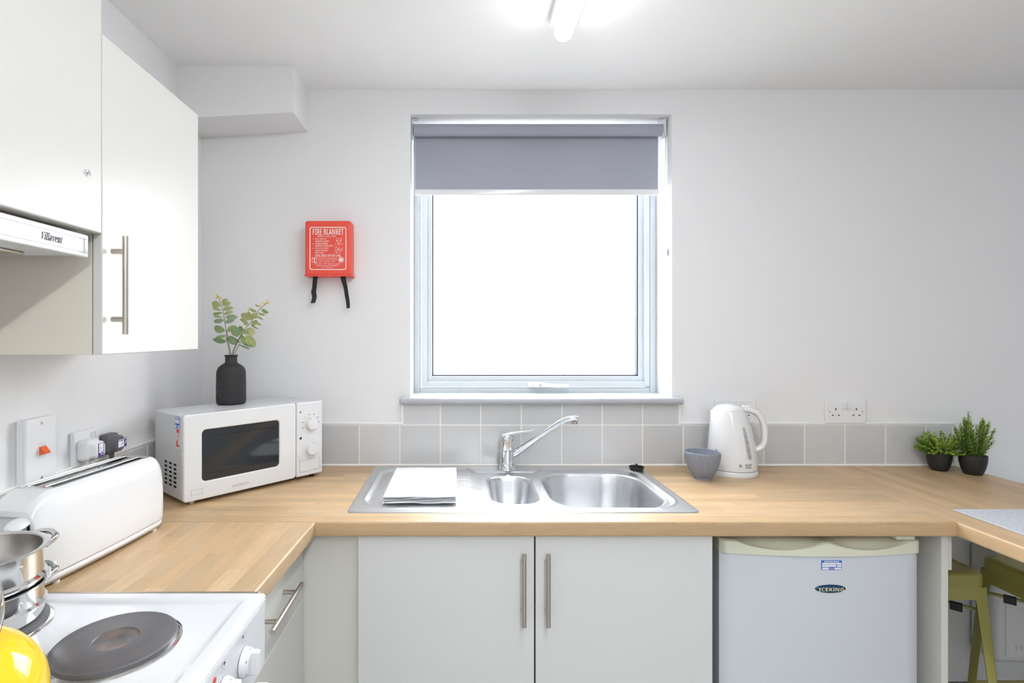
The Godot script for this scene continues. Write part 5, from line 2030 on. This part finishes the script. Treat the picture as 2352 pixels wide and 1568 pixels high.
# ---------------------------------------------------------------- potted plants
func pot(t: Node3D, r: float, h: float) -> void:
	var b := MB.new()
	b.lathe([Vector2(0.0, 0.0), Vector2(r * 0.60, 0.0), Vector2(r * 0.66, 0.002), Vector2(r * 0.84, h * 0.30), Vector2(r * 0.96, h * 0.60), Vector2(r, h * 0.86), Vector2(r, h - 0.001), Vector2(r - 0.001, h), Vector2(r - 0.003, h), Vector2(r - 0.004, h * 0.80), Vector2(0.0, h * 0.78)], 48)
	part("pot", b, M.pot_black, t)

func build_plants() -> void:
	rng.seed = 91
	var light := rgb(190, 218, 78).srgb_to_linear()
	var deep := rgb(62, 104, 62).srgb_to_linear()
	# low bushy plant with small round leaves
	var t := thing("potted_plant", "low bushy plant with tiny round leaves in a black pot", "plant", at(1.718, TOP, 1.908), 0.0, "small artificial plants in black pots")
	pot(t, 0.0375, 0.066)
	var b := MB.new()
	var stems := MB.new()
	for k in 120:
		var a := rng.randf() * TAU
		var e := acos(1.0 - rng.randf() * 0.98)
		var dir := Vector3(cos(a) * sin(e) * 0.82, cos(e) * 0.95 + 0.16, sin(a) * sin(e) * 0.82)
		var base := Vector3(cos(a) * 0.014, 0.05, sin(a) * 0.014)
		var ln := rng.randf_range(0.056, 0.080) * (1.0 if e < 1.2 else 0.86)
		if k < 5: ln *= 1.2
		if base.z + dir.z * ln < -0.062: ln = (-0.062 - base.z) / dir.z
		var tip := base + dir * ln
		stems.col = deep
		stems.tube([base, base.lerp(tip, 0.5) + Vector3(0, 0.004, 0), tip], 0.0006, 4, false)
		for i in 9:
			var f := 0.30 + 0.70 * i / 8.0
			var c := base.lerp(tip, f) + Vector3(0, 0.004 * sin(f * PI), 0)
			for j in 2:
				var tone := rng.randf_range(0.3, 1.0)
				b.col = deep.lerp(light, tone)
				small_leaf(b, c, (dir * 0.4 + Vector3(rng.randf_range(-1, 1), rng.randf_range(-0.3, 0.9), rng.randf_range(-1, 1))).normalized(), rng.randf_range(0.0080, 0.0115), 0.72)
	part("stems", stems, M.green_a, t).set_meta("kind", "stuff")
	part("foliage", b, M.green_a, t).set_meta("kind", "stuff")
	# taller plant with spiky needles
	t = thing("potted_plant", "taller spiky plant with needle leaves in a black pot", "plant", at(1.785, TOP, 1.852), 0.0, "small artificial plants in black pots")
	pot(t, 0.0385, 0.068)
	b = MB.new()
	stems = MB.new()
	for k in 46:
		var a := rng.randf() * TAU
		var lean := rng.randf_range(0.05, 0.62)
		if k < 4: lean = 0.08
		var dir := Vector3(cos(a) * sin(lean), cos(lean), sin(a) * sin(lean))
		var base := Vector3(cos(a) * 0.015, 0.052, sin(a) * 0.015)
		var ln := lerpf(0.150, 0.078, clampf((lean - 0.05) / 0.55, 0, 1)) * rng.randf_range(0.8, 1.0)
		if k == 0: ln = 0.158
		var tip := base + dir * ln
		stems.col = deep
		stems.tube([base, tip], 0.0008, 4, false)
		var n := int(ln / 0.0072)
		for i in n:
			var f := 0.12 + 0.88 * i / float(n - 1)
			var c := base.lerp(tip, f)
			for j in 4:
				var h := TAU * j / 4.0 + i * 0.8
				var sd := dir.cross(Vector3(0.3, 0.2, 0.9)).normalized().rotated(dir, h)
				b.col = deep.lerp(light, rng.randf_range(0.0, 0.9))
				small_leaf(b, c, (sd + dir * (0.55 + 0.7 * f)).normalized(), rng.randf_range(0.014, 0.021) * (1.0 if f < 0.9 else 0.7), 0.20)
	part("stems", stems, M.green_a, t).set_meta("kind", "stuff")
	part("foliage", b, M.green_a, t).set_meta("kind", "stuff")

func small_leaf(b: MB, c: Vector3, d: Vector3, ln: float, ratio: float) -> void:
	var s := d.cross(Vector3(0.31, 0.87, 0.22)).normalized()
	var n := s.cross(d).normalized()
	if n.y < 0: n = -n
	var w := ln * ratio * 0.5
	var m := c + d * ln * 0.55 + n * ln * 0.08
	b.tri(c, m + s * w, m - s * w, n, n, n)
	b.tri(m + s * w, c + d * ln, m - s * w, n, n, n)
